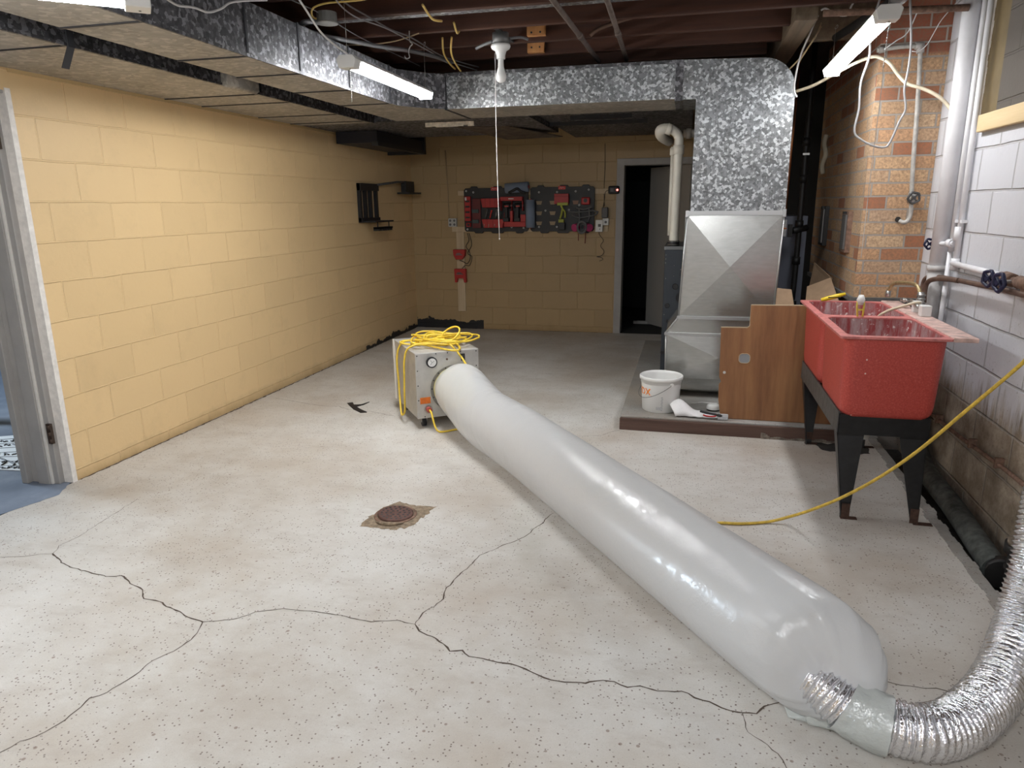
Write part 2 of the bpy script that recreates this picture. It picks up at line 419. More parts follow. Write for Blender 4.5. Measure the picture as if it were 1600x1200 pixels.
M_grating = plain('rusty_grate', (.12, .060, .048), .7, .3, vary=.3, scale=40)
M_dooroff = plain('off_white_door', (.42, .40, .37), .6)
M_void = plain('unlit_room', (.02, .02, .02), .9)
M_glassy = plain('clear_plastic', (.75, .76, .78), .15, Transmission_Weight=.4)

def redsink():
    m, t, b = nt('red_fibreglass'); vec = coords(t)
    fib = noise_n(t, coords(t, (90, 90, 90)), 1.5, 8, .75)
    c = ramp(t, fib, [(.35, (.40, .050, .040)), (.55, (.52, .075, .058)), (.72, (.62, .17, .14))])
    sp = N(t, 'ShaderNodeTexVoronoi'); sp.inputs['Scale'].default_value = 28; t.links.new(vec, sp.inputs['Vector'])
    s2 = N(t, 'ShaderNodeSeparateColor'); t.links.new(sp.outputs['Color'], s2.inputs[0])
    dot = mth(t, 'MULTIPLY', mth(t, 'LESS_THAN', sp.outputs['Distance'], .11), mth(t, 'LESS_THAN', s2.outputs[0], .16))
    c = mixc(t, dot, c, (.72, .55, .50))
    t.links.new(c, b.inputs['Base Color']); setp(b, Roughness=.42)
    bump(t, b, fib, .12, .001); return m
M_sink = redsink()
def sink_in():
    m, t, b = nt('scuffed_red_basin'); vec = coords(t)
    st = noise_n(t, coords(t, (1, 1, .15)), 22, 7, .75)
    c = mixc(t, ramp(t, st, [(.42, (0, 0, 0)), (.62, (.85, .85, .85))]), (.33, .055, .055), (.50, .41, .41))
    c = mixc(t, ramp(t, noise_n(t, vec, 40, 5), [(.6, (0, 0, 0)), (.68, (1, 1, 1))]), c, (.75, .66, .63))
    t.links.new(c, b.inputs['Base Color']); setp(b, Roughness=.45); return m
M_sinkin = sink_in()
M_deck = plain('paint_spattered_deck', (.62, .43, .38), .6, vary=.35, scale=22)

def poly_film():
    m, t, b = nt('milky_polythene_film'); vec = coords(t)
    setp(b, Base_Color=(.80, .81, .82, 1), Roughness=.2, IOR=1.5)
    try: b.inputs['Specular IOR Level'].default_value = .75
    except Exception: pass
    tr = N(t, 'ShaderNodeBsdfTranslucent'); tr.inputs[0].default_value = (.82, .82, .82, 1)
    tp = N(t, 'ShaderNodeBsdfTransparent')
    m1 = N(t, 'ShaderNodeMixShader'); m1.inputs[0].default_value = .30
    t.links.new(b.outputs[0], m1.inputs[1]); t.links.new(tr.outputs[0], m1.inputs[2])
    m2 = N(t, 'ShaderNodeMixShader')
    lw = N(t, 'ShaderNodeLayerWeight'); lw.inputs[0].default_value = .3
    t.links.new(mth(t, 'MULTIPLY_ADD', lw.outputs[1], -.22, .30, clamp=True), m2.inputs[0])
    t.links.new(m1.outputs[0], m2.inputs[1]); t.links.new(tp.outputs[0], m2.inputs[2])
    t.links.new(m2.outputs[0], t.nodes['Material Output'].inputs[0])
    n0 = bump(t, None, noise_n(t, coords(t, (1, 1, 1)), 5, 4, .6), .25, .02)
    n1 = bump(t, None, ramp(t, noise_n(t, coords(t, (1.5, .6, 1)), 9, 6, .7), [(.44, (0, 0, 0)), (.5, (1, 1, 1)), (.56, (0, 0, 0))]), .10, .01, n0)
    bump(t, b, noise_n(t, vec, 260, 3), .12, .001, n1)
    return m
M_film = poly_film()
def foil():
    m, t, b = nt('crinkled_foil'); vec = coords(t)
    setp(b, Base_Color=(.86, .87, .9, 1), Metallic=1, Roughness=.16)
    n1 = bump(t, None, noise_n(t, vec, 60, 4, .6), .5, .012)
    bump(t, b, noise_n(t, vec, 160, 3), .35, .003, n1)
    return m
M_foil = foil()
def tapemat():
    m, t, b = nt('clear_packing_tape'); vec = coords(t)
    setp(b, Base_Color=(.56, .59, .57, 1), Roughness=.22)
    tp = N(t, 'ShaderNodeBsdfTransparent'); mx = N(t, 'ShaderNodeMixShader'); mx.inputs[0].default_value = .25
    t.links.new(b.outputs[0], mx.inputs[1]); t.links.new(tp.outputs[0], mx.inputs[2]); t.links.new(mx.outputs[0], t.nodes['Material Output'].inputs[0])
    bump(t, b, noise_n(t, vec, 14, 4), .6, .02); return m
M_tape = tapemat()
def emis(name, col, s):
    m, t, b = nt(name); setp(b, Base_Color=rgb(col), Emission_Color=rgb(col), Emission_Strength=s); return m
M_led = emis('lit_diffuser', (1, .99, .97), LED)
M_redled = emis('red_status_light', (1, .15, .12), 5)

# ------------------------------------------------------------------ room shell
XL, YB, XR = -3.2, 8.06, 1.375
# floor, with its cracks and the broken patch round the drain laid into the same mesh
g = G()
g.box(XL, 1.17, -3, 8.06, -.12, 0); g.box(1.17, XR+.0, 4.75, 8.06, -.12, 0)
def ribbon(g, pts, wd, mat=1):
    P = []
    for i in range(len(pts)-1):
        a = Vector((*pts[i], 0)); b = Vector((*pts[i+1], 0)); n = max(2, int((b-a).length/.018))
        for j in range(n): P.append(a.lerp(b, j/n))
    P.append(Vector((*pts[-1], 0)))
    Q = [p+Vector((noise.noise(p*22)*.010+noise.noise(p*70)*.004, noise.noise(p*22+Vector((5, 5, 5)))*.010, 0)) for p in P]
    vs = []
    for i, p in enumerate(Q):
        t = (Q[min(i+1, len(Q)-1)]-Q[max(i-1, 0)]).normalized(); s = Vector((-t.y, t.x, 0))
        h = wd*(.45+.75*abs(noise.noise(p*31+Vector((9, 2, 4)))*2))/2
        vs += [p+s*h+Vector((0, 0, .0007)), p-s*h+Vector((0, 0, .0007))]
    g.add(vs, [(2*i, 2*i+1, 2*i+3, 2*i+2) for i in range(len(Q)-1)], mat)
CR = {
'c1':[(-3.19,2.04),(-2.904, 2.099), (-2.806, 2.133), (-2.721, 2.164), (-2.662, 2.189), (-2.604, 2.214)],
'c2':[(-2.604, 2.214), (-2.646, 2.277), (-2.63, 2.376), (-2.654, 2.493), (-2.664, 2.622), (-2.683, 2.792)],
'c3':[(-2.604, 2.214), (-2.509, 2.154), (-2.415, 2.126), (-2.345, 2.12), (-2.23, 2.098), (-2.174, 2.122), (-2.087, 2.075), (-2.008, 2.044), (-1.953, 1.99), (-1.883, 1.992), (-1.775, 1.946), (-1.684, 1.915), (-1.629, 1.907)],
'c4':[(-1.629, 1.907), (-1.598, 1.804), (-1.618, 1.733), (-1.646, 1.677), (-1.656, 1.576), (-1.668, 1.511), (-1.703, 1.473), (-1.703, 1.38), (-1.711, 1.323), (-1.756, 1.282), (-1.769, 1.235), (-1.779, 1.188), (-1.85, .9)],
'c5':[(-1.629, 1.907), (-1.524, 1.952), (-1.48, 2.004), (-1.39, 2.051), (-1.249, 2.057), (-1.143, 2.052), (-1.039, 2.043), (-0.952, 2.071), (-0.876, 2.064)],
'c6':[(-0.876, 2.064), (-0.88, 2.137), (-0.837, 2.226), (-0.851, 2.326), (-0.831, 2.442), (-0.804, 2.534), (-0.797, 2.603), (-0.736, 2.694), (-0.648, 2.807), (-0.577, 3.078)],
'c7':[(-0.876, 2.064), (-0.849, 2.026), (-0.78, 2.0), (-0.706, 1.95), (-0.669, 1.955), (-0.632, 1.929), (-0.555, 1.926), (-0.468, 1.922), (-0.421, 1.9), (-0.375, 1.879), (-0.304, 1.879), (-0.244, 1.884), (-0.198, 1.913), (-0.117, 1.898), (-0.079, 1.91), (-0.02, 1.899), (0.046, 1.915), (0.084, 1.894), (0.13, 1.881), (0.184, 1.86), (0.219, 1.858), (0.255, 1.863), (0.285, 1.895), (0.324, 1.929)],
'c8':[(0.219, 1.858), (0.225, 1.816), (0.228, 1.78), (0.279, 1.74), (0.3, 1.71), (0.319, 1.668), (.4, 1.5)],
'c9':[(0.324, 1.929), (0.496, 2.049), (0.661, 2.1), (0.722, 2.096), (0.776, 2.096), (0.829, 2.099), (1.024, 2.075)],
'c10':[(-0.374, 4.451), (-0.431, 4.398), (-0.485, 4.319), (-0.642, 4.259)],
'c11':[(-3.081, 4.701), (-2.626, 4.574), (-2.475, 4.588), (-2.365, 4.525), (-2.181, 4.512), (-2.122, 4.492), (-1.976, 4.441)]}
CW = {'c3': .0065, 'c5': .0042, 'c7': .006, 'c6': .005, 'c9': .005, 'c4': .004, 'c11': .0045}
for k, v in CR.items(): ribbon(g, v, CW.get(k, .003))
patch = [(-1.425, 2.753), (-1.429, 2.852), (-1.409, 2.901), (-1.403, 2.978), (-1.359, 3.052), (-1.253, 3.027), (-1.154, 3.033), (-1.16, 2.941), (-1.179, 2.878), (-1.19, 2.785), (-1.254, 2.75), (-1.332, 2.746)]
def ragged(poly, amp, k=6):
    out = []
    for i in range(len(poly)):
        a = Vector((*poly[i], 0)); b = Vector((*poly[(i+1) % len(poly)], 0))
        for j in range(k):
            p = a.lerp(b, j/k); out.append((p.x+noise.noise(p*40)*amp, p.y+noise.noise(p*40+Vector((7, 1, 0)))*amp))
    return out
rg = ragged(patch, .022)
g.add([(x, y, .0006) for x, y in rg], [tuple(range(len(rg)))], 2)
# dark line along the foot of the left wall
ribbon(g, [(-3.195, 2.95), (-3.19, 4.5), (-3.19, 6.5), (-3.195, 8.0)], .018)
ribbon(g, [(-3.1, 8.045), (-1.5, 8.05), (-.8, 8.05)], .014)
struct(g, 'floor', [M_floor, M_crack, M_patch], weld=False)
# neighbouring room floor, ragged joint under the doorway
g = G(); g.box(-8, -3.235, -1, 7, -.12, .0); 
pts = [(-3.30, 1.8), (-3.20, 2.1), (-3.215, 2.45), (-3.17, 2.62), (-3.13, 2.75), (-3.19, 2.86), (-3.24, 2.935), (-3.36, 2.935), (-3.36, 1.8)]
g.add([(x, y, .0009) for x, y in ragged(pts, .01, 4)], [tuple(range(36))], 0)
struct(g, 'floor_adjoining', M_bluefloor, weld=False)
# trench along the right wall
g = G(); g.box(1.17, XR, -3, 4.75, -.14, -.11); g.box(1.165, 1.172, -3, 4.75, -.12, 0)
struct(g, 'floor_trench', M_mottled_dark)
g = G()
for i in range(60):
    y = 2.0+i*.045; x = 1.175+noise.noise(Vector((y*9, 0, 0)))*.018
    g.box(x-.025, x+.02+.01*random.random(), y, y+.05, -.08, .001+.004*random.random())
struct(g, 'trim_1', M_slab)

# left wall with the doorway near the camera
g = G(); g.box(-3.4, XL, 2.93, 8.3, 0, 2.62); g.box(-3.4, XL, 1.8, 2.93, 2.0, 2.62); g.box(-3.4, XL, -3, 1.8, 0, 2.62)
struct(g, 'wall_left', M_left)
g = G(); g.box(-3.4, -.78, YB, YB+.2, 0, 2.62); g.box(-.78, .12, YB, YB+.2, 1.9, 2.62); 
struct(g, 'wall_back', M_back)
g = G(); g.box(.14, 1.6, YB-.002, YB+.2, 0, 2.62); g.box(XR-.004, XR, 6.53, YB, 0, 2.62); struct(g, 'wall_shade_behind_furnace', plain('shaded_block', (.035, .033, .032), .95))  # near-black colour paints in the shade behind the drop
g = G(); g.box(XR, 1.6, -3, 8.06, -.14, 1.80)
g.box(XR, 1.6, 4.24, 8.06, 1.80, 2.62)
struct(g, 'wall_right', M_right)
# recessed upper part of the right wall: a strip of old tan paint, then bare block
g = G(); g.box(1.395, 1.6, 4.03, 4.24, 1.80, 2.62, 0); g.box(1.395, 1.6, -3, 4.03, 1.80, 2.62, 1)
struct(g, 'wall_recess', [M_tan, M_bare])
g = G()
for i in range(26):
    z = 1.84+i*.03; g.box(1.368, 1.397, 4.222+.016*noise.noise(Vector((z*14, 3, 1))), 4.25, z, z+.031)
struct(g, 'trim_2', M_plaster)
g = G(); g.box(1.345, 1.40, -1.0, 4.10, 1.765, 1.845)
struct(g, 'trim_3', M_pine, bevel=.004)
g = G(); g.box(1.372, 1.42, -1.0, 4.10, 1.745, 1.765); struct(g, 'trim_4', M_trimg)
# worn bare plaster spot on the white wall by the chimney
g = G(); sp = [(4.56, 1.80), (4.60, 1.93), (4.55, 2.03), (4.49, 2.06), (4.47, 1.96), (4.455, 1.86), (4.47, 1.795)]
g.prism(ragged(sp, .015, 3), lambda a, b, h: (h, a, b), XR-.0015, XR+.001); struct(g, 'trim_5', plain('bare_render_grey', (.42, .40, .36), .9, vary=.2))
g = G(); g.box(-3.4, 1.6, -3.1, -3, 0, 2.62); struct(g, 'wall_rear', M_right)
g = G(); g.box(-3.4, 1.6, -3, 8.3, 2.62, 2.68); struct(g, 'ceiling', M_sub)
# neighbouring room shell and the dark room behind the back door
g = G(); g.box(-8.1, -3.4, -1.1, -1, 0, 2.6); g.box(-8.1, -3.4, 7, 7.1, 0, 2.6); g.box(-8.1, -8, -1, 7, 0, 2.6); g.box(-8.1, -3.4, -1.1, 7.1, 2.6, 2.65)
struct(g, 'wall_adjoining', plain('grey_neighbour_wall', (.10, .10, .11), .9))
g = G(); g.box(-1.6, 1.2, 10.2, 10.3, 0, 2.3); g.box(-1.7, -1.6, YB+.2, 10.3, 0, 2.3); g.box(1.2, 1.3, YB+.2, 10.3, 0, 2.3); g.box(-1.7, 1.3, YB+.2, 10.3, 2.3, 2.35); g.box(-1.7, 1.3, YB, 10.3, -.1, -.001)
struct(g, 'wall_beyond', M_void)
g = G(); g.box(-.62, -.35, 8.75, 8.8, 0, .035); struct(g, 'trim_6', M_trimg)

# left doorway: jamb, stop, chipped plaster edge, hinge
g = G()
for i in range(60):
    z = i*.0335; g.box(-3.252-.006*abs(noise.noise(Vector((z*12, 0, 2)))), XL+.004, 2.905, 2.935, z, z+.034)
struct(g, 'trim_7', M_plaster)
g = G(); g.box(-3.43, -3.252, 2.872, 2.93, 0, 2.0, 0); g.box(-3.30, -3.285, 2.862, 2.875, 0, 2.0, 1); g.box(-3.375, -3.30, 2.855, 2.875, 0, 2.0, 0); g.box(-3.47, -3.43, 2.84, 2.93, 0, 2.02, 0)
g.box(-3.43, XL, 1.8, 2.9, 1.985, 2.0, 0)
struct(g, 'door_1', [M_trimg, M_trimw], bevel=.003)
g = G()
for z0 in (.235, 1.73):
    g.box(-3.262, -3.235, 2.858, 2.874, z0, z0+.11)
    for k in range(3): g.cyl((-3.243, 2.856, z0+.005+k*.038), (-3.243, 2.856, z0+.028+k*.038), .008, 10)
struct(g, 'hinge', plain('rusty_hinge', (.055, .035, .025), .7, .4, vary=.4, scale=80), parent=bpy.data.objects['door_1'])
# back doorway frame and its pale open leaf
g = G(); g.box(-.80, -.72, YB-.012, YB+.2, 0, 1.92); g.box(-.72, .06, YB-.012, YB+.2, 1.85, 1.92); g.box(.06, .14, YB-.012, YB+.2, 0, 1.92)
struct(g, 'door_2', M_trimg, bevel=.004)
a = math.atan2(9.0-8.2, -.52-.02); L = 1.0
g = G(); g.box(0, .8, -.02, .02, .01, 1.85, M=Matrix.Translation((-.0, 8.14, 0)) @ Matrix.Rotation(math.atan2(.80, -.56), 4, 'Z'))
struct(g, 'door_3', M_dooroff)
g = G(); g.box(XL, XL+.012, 2.94, 8.05, 2.085, 2.102); struct(g, 'trim_8', plain('yellow_caulk_bead', (.56, .40, .2), .6))

# ------------------------------------------------------------------ ceiling joists, blocking, beam
for i, y in enumerate((3.38, 3.79, 4.21, 4.62, 5.03, 5.44, 5.85)):
    x1 = XR if i < 3 else .50
    if i > 4: x1 = .45
    g = G(); g.box(-3.19, x1, y, y+.042, 2.42, 2.615)
    lab = ['brown wooden ceiling joist nearest the camera, above the shop lights', 'second brown ceiling joist, its underside beside a thin metal pan',
           'third brown ceiling joist, running on to the white right wall', 'fourth brown ceiling joist, one bright wooden block nailed beside it',
           'fifth brown ceiling joist, over the front of the metal cross duct', 'dark ceiling joist hidden above the metal cross duct', 'farthest dark ceiling joist behind the metal cross duct'][i]
    o = single(g, 'ceiling_joist', M_joist, lab, 'joist', 'joists under the floor above', bevel=.003)
g = G(); g.box(.50, .62, 4.45, 7.9, 2.40, 2.615); single(g, 'header_beam', M_beam, 'dusty header beam closing the joist ends behind the furnace duct', 'beam', bevel=.004)
g = G(); g.box(.64, XR, 5.0, 5.05, 2.40, 2.61); single(g, 'trimmer_beam', M_beam, 'greyish short beam between header and brick chimney', 'beam', bevel=.004)
for (y, l) in ((4.255, 'orange new wood block nailed between joists, the nearer of two'), (4.665, 'orange new wood block nailed between joists, the farther of two')):
    t = thing('wood_block', l, 'wood block', (-.92, y, 2.40), 0, 'new blocks between the joists')
    xo = 0 if y < 4.4 else -.088
    build(G().box(-1.024+xo, -.912+xo, y+.325, y+.363, 2.385+(.06 if y < 4.4 else .045), 2.60), 'block', M_block, t)
    g = G()
    for dx in (-.995+xo, -.94+xo):
        g.cyl((dx, y+.320, 2.462), (dx, y+.326, 2.462), .006, 8)
    build_each(g, 'nail_head', M_black, t)
g = G(); g.box(-2.3, .35, 3.834, 3.905, 2.425, 2.445); single(g, 'joist_pan', M_galv, 'thin galvanised pan strip under the ceiling beside the second joist', 'sheet metal')
for x0, x1, l in ((-.70, -.665, 'left of two parallel rusty conduits crossing under the joists'), (-.43, -.475, 'right of two parallel rusty conduits crossing under the joists')):
    g = G(); g.cyl((x0, 3.3, 2.398), (x1, 5.25, 2.40), .0145, 12); g.cyl((lerp(x0, x1, .62), 4.42, 2.399), (lerp(x0, x1, .62)+.001, 4.50, 2.399), .019, 12)
    single(g, 'conduit_pipe', plain('dusty_conduit', (.13, .10, .085), .7, .3, vary=.3), l, 'pipe', 'conduits under the joists')
g = G(); g.tube(smoothpath([(-.62, 4.47, 2.40), (-.55, 4.47, 2.44), (-.3, 4.5, 2.50), (.1, 4.48, 2.50), (.5, 4.45, 2.5)], 5), .012, 8)
single(g, 'branch_pipe', plain('brown_pipe', (.14, .085, .06), .6, .3), 'brown branch pipe running right between the joists', 'pipe')

# ------------------------------------------------------------------ ducts
ZD = 2.10
def ductmesh(boxes): pass
# trunk B along the left, mitred into the cross duct that runs to the furnace
t = thing('supply_duct', 'long rectangular galvanised duct running from the camera into the cross duct', 'duct', (-2.13, 4.0, ZD))
g = G(); g.box(-2.31, -1.95, -1.0, 4.60, ZD+.001, 2.33, 0)
for f_i, m_i in zip(range(6), (1, 0, 0, 0, 0, 0)): g.m[f_i] = m_i
build(g, 'duct_body', [M_galvdark, M_galvbot], t)
# mitre piece
poly = [(-2.31, 4.60), (-1.95, 4.60), (-1.95, 4.72), (-1.82, 4.90), (-1.70, 5.0), (-1.70, 5.56), (-2.31, 5.56)]
g = G(); g.prism(poly, lambda a, b, h: (a, b, h), ZD+.001, 2.33); g.m[0] = 1
build(g, 'duct_corner', [M_galvdark, M_galvbot], t)
for i, y in enumerate((1.6, 2.38, 3.02, 3.47, 4.02, 4.60)):
    g = G(); g.box(-2.315, -1.944, y-.006, y+.006, ZD-.004, 2.335); build(g, 'drive_cleat', M_seamdark, t)
g = G(); g.box(-1.954, -1.943, -1, 4.6, ZD-.004, ZD+.010); build(g, 'corner_seam', M_galvdark, t)
t = thing('cross_duct', 'galvanised spangled duct crossing the room to the furnace drop', 'duct', (-.9, 5.28, ZD))
g = G(); g.box(-1.70, -.10, 5.0, 5.56, ZD+.001, 2.325); g.m[0] = 1
build(g, 'duct_body', [M_galv, M_galvbot], t)
g = G(); g.box(-.135, -.085, 4.992, 5.57, ZD-.012, 2.335); build(g, 'slip_joint', M_galvdark, t)
g = G(); g.box(-1.71, -1.694, 4.997, 5.562, ZD-.004, 2.33); build(g, 'drive_cleat', M_seamdark, t)
g = G(); g.box(-1.70, -.10, 4.99, 5.0, 2.315, 2.335); build(g, 'top_flange', M_galvdark, t)
# duct A against the left wall
t = thing('return_duct', 'flat galvanised duct along the top of the yellow left wall', 'duct', (-2.86, 4, ZD))
g = G(); g.box(-3.19, -2.52, -1.0, 5.6, ZD+.002, 2.33); g.m[0] = 1
build(g, 'duct_body', [M_galvdark, M_galvbot], t)
for y in (2.62, 4.0, 4.35, 5.0, 5.45):
    g = G(); g.box(-3.19, -2.516, y-.005, y+.005, ZD-.003, ZD+.006); g.box(-2.523, -2.514, y-.005, y+.005, ZD, 2.33); build(g, 'drive_cleat', M_seamdark, t)
g = G(); g.box(-2.526, -2.51, -1, 5.6, ZD-.006, ZD+.006); build(g, 'corner_seam', M_galvdark, t)
g = G(); g.prism([(-2.50, 2.33), (-2.52, 2.10), (-2.50, 2.085), (-2.48, 2.10), (-2.47, 2.33)], lambda a, b, h: (a, h, b), 3.62, 3.92, smooth=True)
build(g, 'offset_collar', M_galvbot, t)
# metal strap bent down from the duct
g = G(); g.tube([(-2.50, 2.62, 2.32), (-2.50, 2.62, 2.10), (-2.56, 2.66, 2.03)], .001, 4)
g = G(); g.box(-2.505, -2.50, 2.60, 2.635, 2.09, 2.32)
g.add([(-2.505, 2.60, 2.095), (-2.505, 2.635, 2.095), (-2.56, 2.645, 2.015), (-2.56, 2.61, 2.015), (-2.50, 2.60, 2.095), (-2.50, 2.635, 2.095), (-2.555, 2.645, 2.013), (-2.555, 2.61, 2.013)],
      [(0, 1, 2, 3), (7, 6, 5, 4), (0, 3, 7, 4), (1, 5, 6, 2), (3, 2, 6, 7), (0, 4, 5, 1)])
single(g, 'hanger_strap', plain('dark_strap', (.06, .062, .07), .5, .4), 'short dark metal strap hanging from the wall duct', 'strap')
# low panels behind the cross duct, down to the back wall
t = thing('panned_duct', 'dark sheet metal panning behind the cross duct, above the yellow back wall', 'duct', (-1.6, 6.8, ZD))
g = G(); g.box(-3.19, -1.25, 5.60, 6.95, ZD+.006, 2.28); build(g, 'lower_panel', [M_galvdark], t)
g = G(); g.box(-1.25, -.02, 5.60, 8.0, ZD+.05, 2.24); build(g, 'upper_panel', [M_galvdark], t)
g = G(); g.box(-1.0, -.5, 6.1, 6.13, ZD+.02, ZD+.05); g.box(-1.3, -.4, 6.5, 6.54, ZD+.02, ZD+.05); build(g, 'stiffener', M_seamdark, t)
g = G(); g.add([(-2.0, 6.1, 2.10), (-1.55, 6.25, 2.10), (-1.2, 6.9, 2.06), (-1.75, 6.95, 2.055), (-2.0, 6.1, 2.106), (-1.55, 6.25, 2.106), (-1.2, 6.9, 2.068), (-1.75, 6.95, 2.063)],
      [(0, 1, 2, 3), (7, 6, 5, 4), (0, 4, 5, 1), (1, 5, 6, 2), (2, 6, 7, 3), (3, 7, 4, 0)]); build(g, 'torn_flap', plain('torn_backing', (.10, .075, .055), .9, vary=.5, scale=12), t)
g = G()
for k in range(9):
    x = -2.13+k*.045; g.box(x, x+.05, 5.72+.01*random.random(), 5.745, 2.062+.012*random.random(), 2.10)
single(g, 'broken_strip', plain('white_strip', (.68, .62, .52), .7, vary=.3, scale=30), 'broken white strip under the duct bend in the far left', 'strip')
g = G(); g.box(-2.50, -2.32, 4.0, 5.6, 2.16, 2.18); single(g, 'gap_filler', M_galvdark, 'dark metal sheet closing the slot between the two left ducts', 'sheet metal')
t = thing('duct_boot', 'black metal duct box in the far left corner above the yellow walls', 'duct box', (-2.95, 6.9, 2.0))
g = G(); g.box(-3.15, -2.75, 6.15, 7.3, 2.0, 2.10); build(g, 'box', plain('very_dark_metal', (.02, .02, .028), .5, .4), t)
g = G(); g.box(-2.79, -2.73, 6.12, 7.33, 1.97, 2.005); g.box(-3.15, -2.73, 7.29, 7.33, 1.97, 2.19); build(g, 'frame', M_black, t)

# ------------------------------------------------------------------ furnace drop
t = thing('return_drop', 'tall galvanised duct drop standing on the furnace pad', 'duct', (.30, 5.2, .09))
def arc(cx, cz, r, a0, a1, n=8): return [(cx+r*math.cos(lerp(a0, a1, i/n)), cz+r*math.sin(lerp(a0, a1, i/n))) for i in range(n+1)]
prof = [(-.10, 2.095), (0, 2.095), (0, 1.385), (.60, 1.385), (.60, 2.08)]+arc(.40, 2.12, .20, 0, PI/2, 10)+[(-.10, 2.335)]
g = G(); g.prism(prof, lambda a, b, h: (a, h, b), 5.0, 5.56, smooth=False); build(g, 'elbow', M_galv, t)
g = G(); g.box(-.025, .60, 4.99, 5.57, 1.362, 1.392); g.box(-.03, -.01, 4.985, 5.0, 1.352, 1.395); g.box(.585, .605, 4.985, 5.0, 1.352, 1.40); build(g, 'flange', M_seam, t)
def crossbreak(g, x0a, x1a, z1, x0b, x1b, z0, y, d=.022):
    # four triangles meeting at a slightly raised middle, as folded sheet
    c = ((x0a+x1a+x0b+x1b)/4, y-d, (z0+z1)/2)
    A = (x0a, y, z1); B = (x1a, y, z1); C_ = (x1b, y, z0); D = (x0b, y, z0)
    g.add([A, B, c], [(0, 1, 2)]); g.add([B, C_, c], [(0, 1, 2)]); g.add([C_, D, c], [(0, 1, 2)]); g.add([D, A, c], [(0, 1, 2)])
g = G(); crossbreak(g, -.015, .59, 1.365, -.04, .575, .685, 5.0)
g.box(-.03, .58, 5.003, 5.56, .68, 1.37); build(g, 'filter_cabinet', M_sheet, t, weld=False)
g = G()
g.tube([(-.02, 4.997, 1.36), (-.045, 4.997, .685)], .006, 6); g.tube([(.595, 4.997, 1.36), (.578, 4.997, .685)], .006, 6)
g.box(-.055, .60, 4.985, 5.0, .664, .684); g.box(-.135, .60, 4.985, 5.0, .548, .566); g.tube([(-.05, 4.992, .67), (-.13, 4.992, .56)], .006, 6); g.tube([(-.125, 4.997, .56), (-.115, 4.997, .20)], .006, 6)
build(g, 'edge_seam', M_seam, t)
g = G(); g.add([(-.045, 5.0, .675), (.58, 5.0, .675), (.60, 5.0, .56), (-.125, 5.0, .56), (-.045, 5.56, .675), (.58, 5.56, .675), (.60, 5.56, .56), (-.125, 5.56, .56)],
      [(0, 3, 2, 1), (4, 5, 6, 7), (0, 1, 5, 4), (0, 4, 7, 3), (1, 2, 6, 5), (3, 7, 6, 2)]); build(g, 'transition', M_sheet, t)
bp = [(5.0, .555), (5.0, .25), (5.015, .19), (5.05, .145), (5.10, .12), (5.22, .105), (5.56, .105), (5.56, .555)]
g = G(); g.prism(bp, lambda a, b, h: (h, a, b), -.12, .60); g2 = []
crossbreak(g, -.122, .60, .55, -.115, .60, .24, 4.999, .016); build(g, 'boot', M_sheet, t, weld=False)

# furnace cabinet standing behind the drop, with its PVC vent
t = thing('furnace', 'dark slate furnace cabinet behind the galvanised drop', 'furnace', (.1, 6.0, .09))
g = G(); g.box(-.175, .62, 5.60, 6.30, .095, 1.10); build(g, 'cabinet', M_furn, t, bevel=.005)
g = G(); g.box(-.18, .63, 5.59, 6.31, 1.10, 1.125); build(g, 'top_plate', plain('furnace_top_grey', (.16, .165, .17), .5, .4), t)
for (x, z, r) in ((-.085, .82, .020), (-.14, .67, .017), (-.03, .735, .045), (-.16, .30, .014), (-.13, .55, .012)):
    g = G(); g.cyl((x, 5.590, z), (x, 5.601, z), r, 20); g.tube([(x+r*math.cos(a*PI/8), 5.589, z+r*math.sin(a*PI/8)) for a in range(16)], .003, 6, closed=True); build(g, 'knockout_plug', M_black, t)
g = G()
for x, z in ((-.165, 1.06), (-.165, 1.03), (-.165, 1.0), (-.10, .98), (-.05, .95), (-.16, .6), (-.16, .88), (-.15, .45), (-.1, .9)): g.ball((x, 5.597, z), .0035, 6)
build_each(g, 'screw', M_chrome, t)
t = thing('vent_pipe', 'white PVC furnace vent pipe rising and elbowing left under the duct', 'pipe', (-.11, 5.7, 1.12))
def fit(g, a, b, r): g.tube([a, b], r, 20)
g = G(); pth = smoothpath([(-.115, 5.68, 1.13), (-.112, 5.68, 1.5), (-.108, 5.68, 1.86), (-.115, 5.68, 1.93), (-.145, 5.67, 1.965), (-.19, 5.66, 1.985), (-.215, 5.655, 1.985)], 6)
g.tube(pth, .034, 20); build(g, 'riser', M_pvc, t)
g = G(); g.cyl((-.108, 5.68, 1.80), (-.108, 5.68, 1.865), .041, 24); g.cyl((-.165, 5.665, 1.972), (-.20, 5.66, 1.985), .041, 24); build_each(g, 'coupling', M_pvc, t)
g = G(); g.tube(smoothpath([(-.21, 5.66, 1.985), (-.245, 5.655, 1.975), (-.25, 5.70, 1.95), (-.23, 5.80, 1.93), (-.19, 6.0, 1.92)], 5), .037, 20); build(g, 'elbow', M_pvc, t)
g = G(); g.cyl((-.145, 5.76, 1.2), (-.145, 5.76, 1.86), .022, 16); g.cyl((-.145, 5.76, 1.80), (-.145, 5.76, 1.85), .029, 16); build(g, 'intake_riser', M_pvc, t)
g = G(); g.cyl((-.08, 5.78, 1.955), (.05, 5.78, 1.955), .030, 16); g.cyl((-.06, 5.78, 1.955), (-.02, 5.78, 1.955), .038, 16); build(g, 'side_branch', plain('shaded_pvc', (.42, .38, .33), .4), t)
g = G(); g.cyl((-.115, 5.68, 1.125), (-.115, 5.68, 1.165), .042, 20); build(g, 'rubber_boot', M_black, t)
g = G()
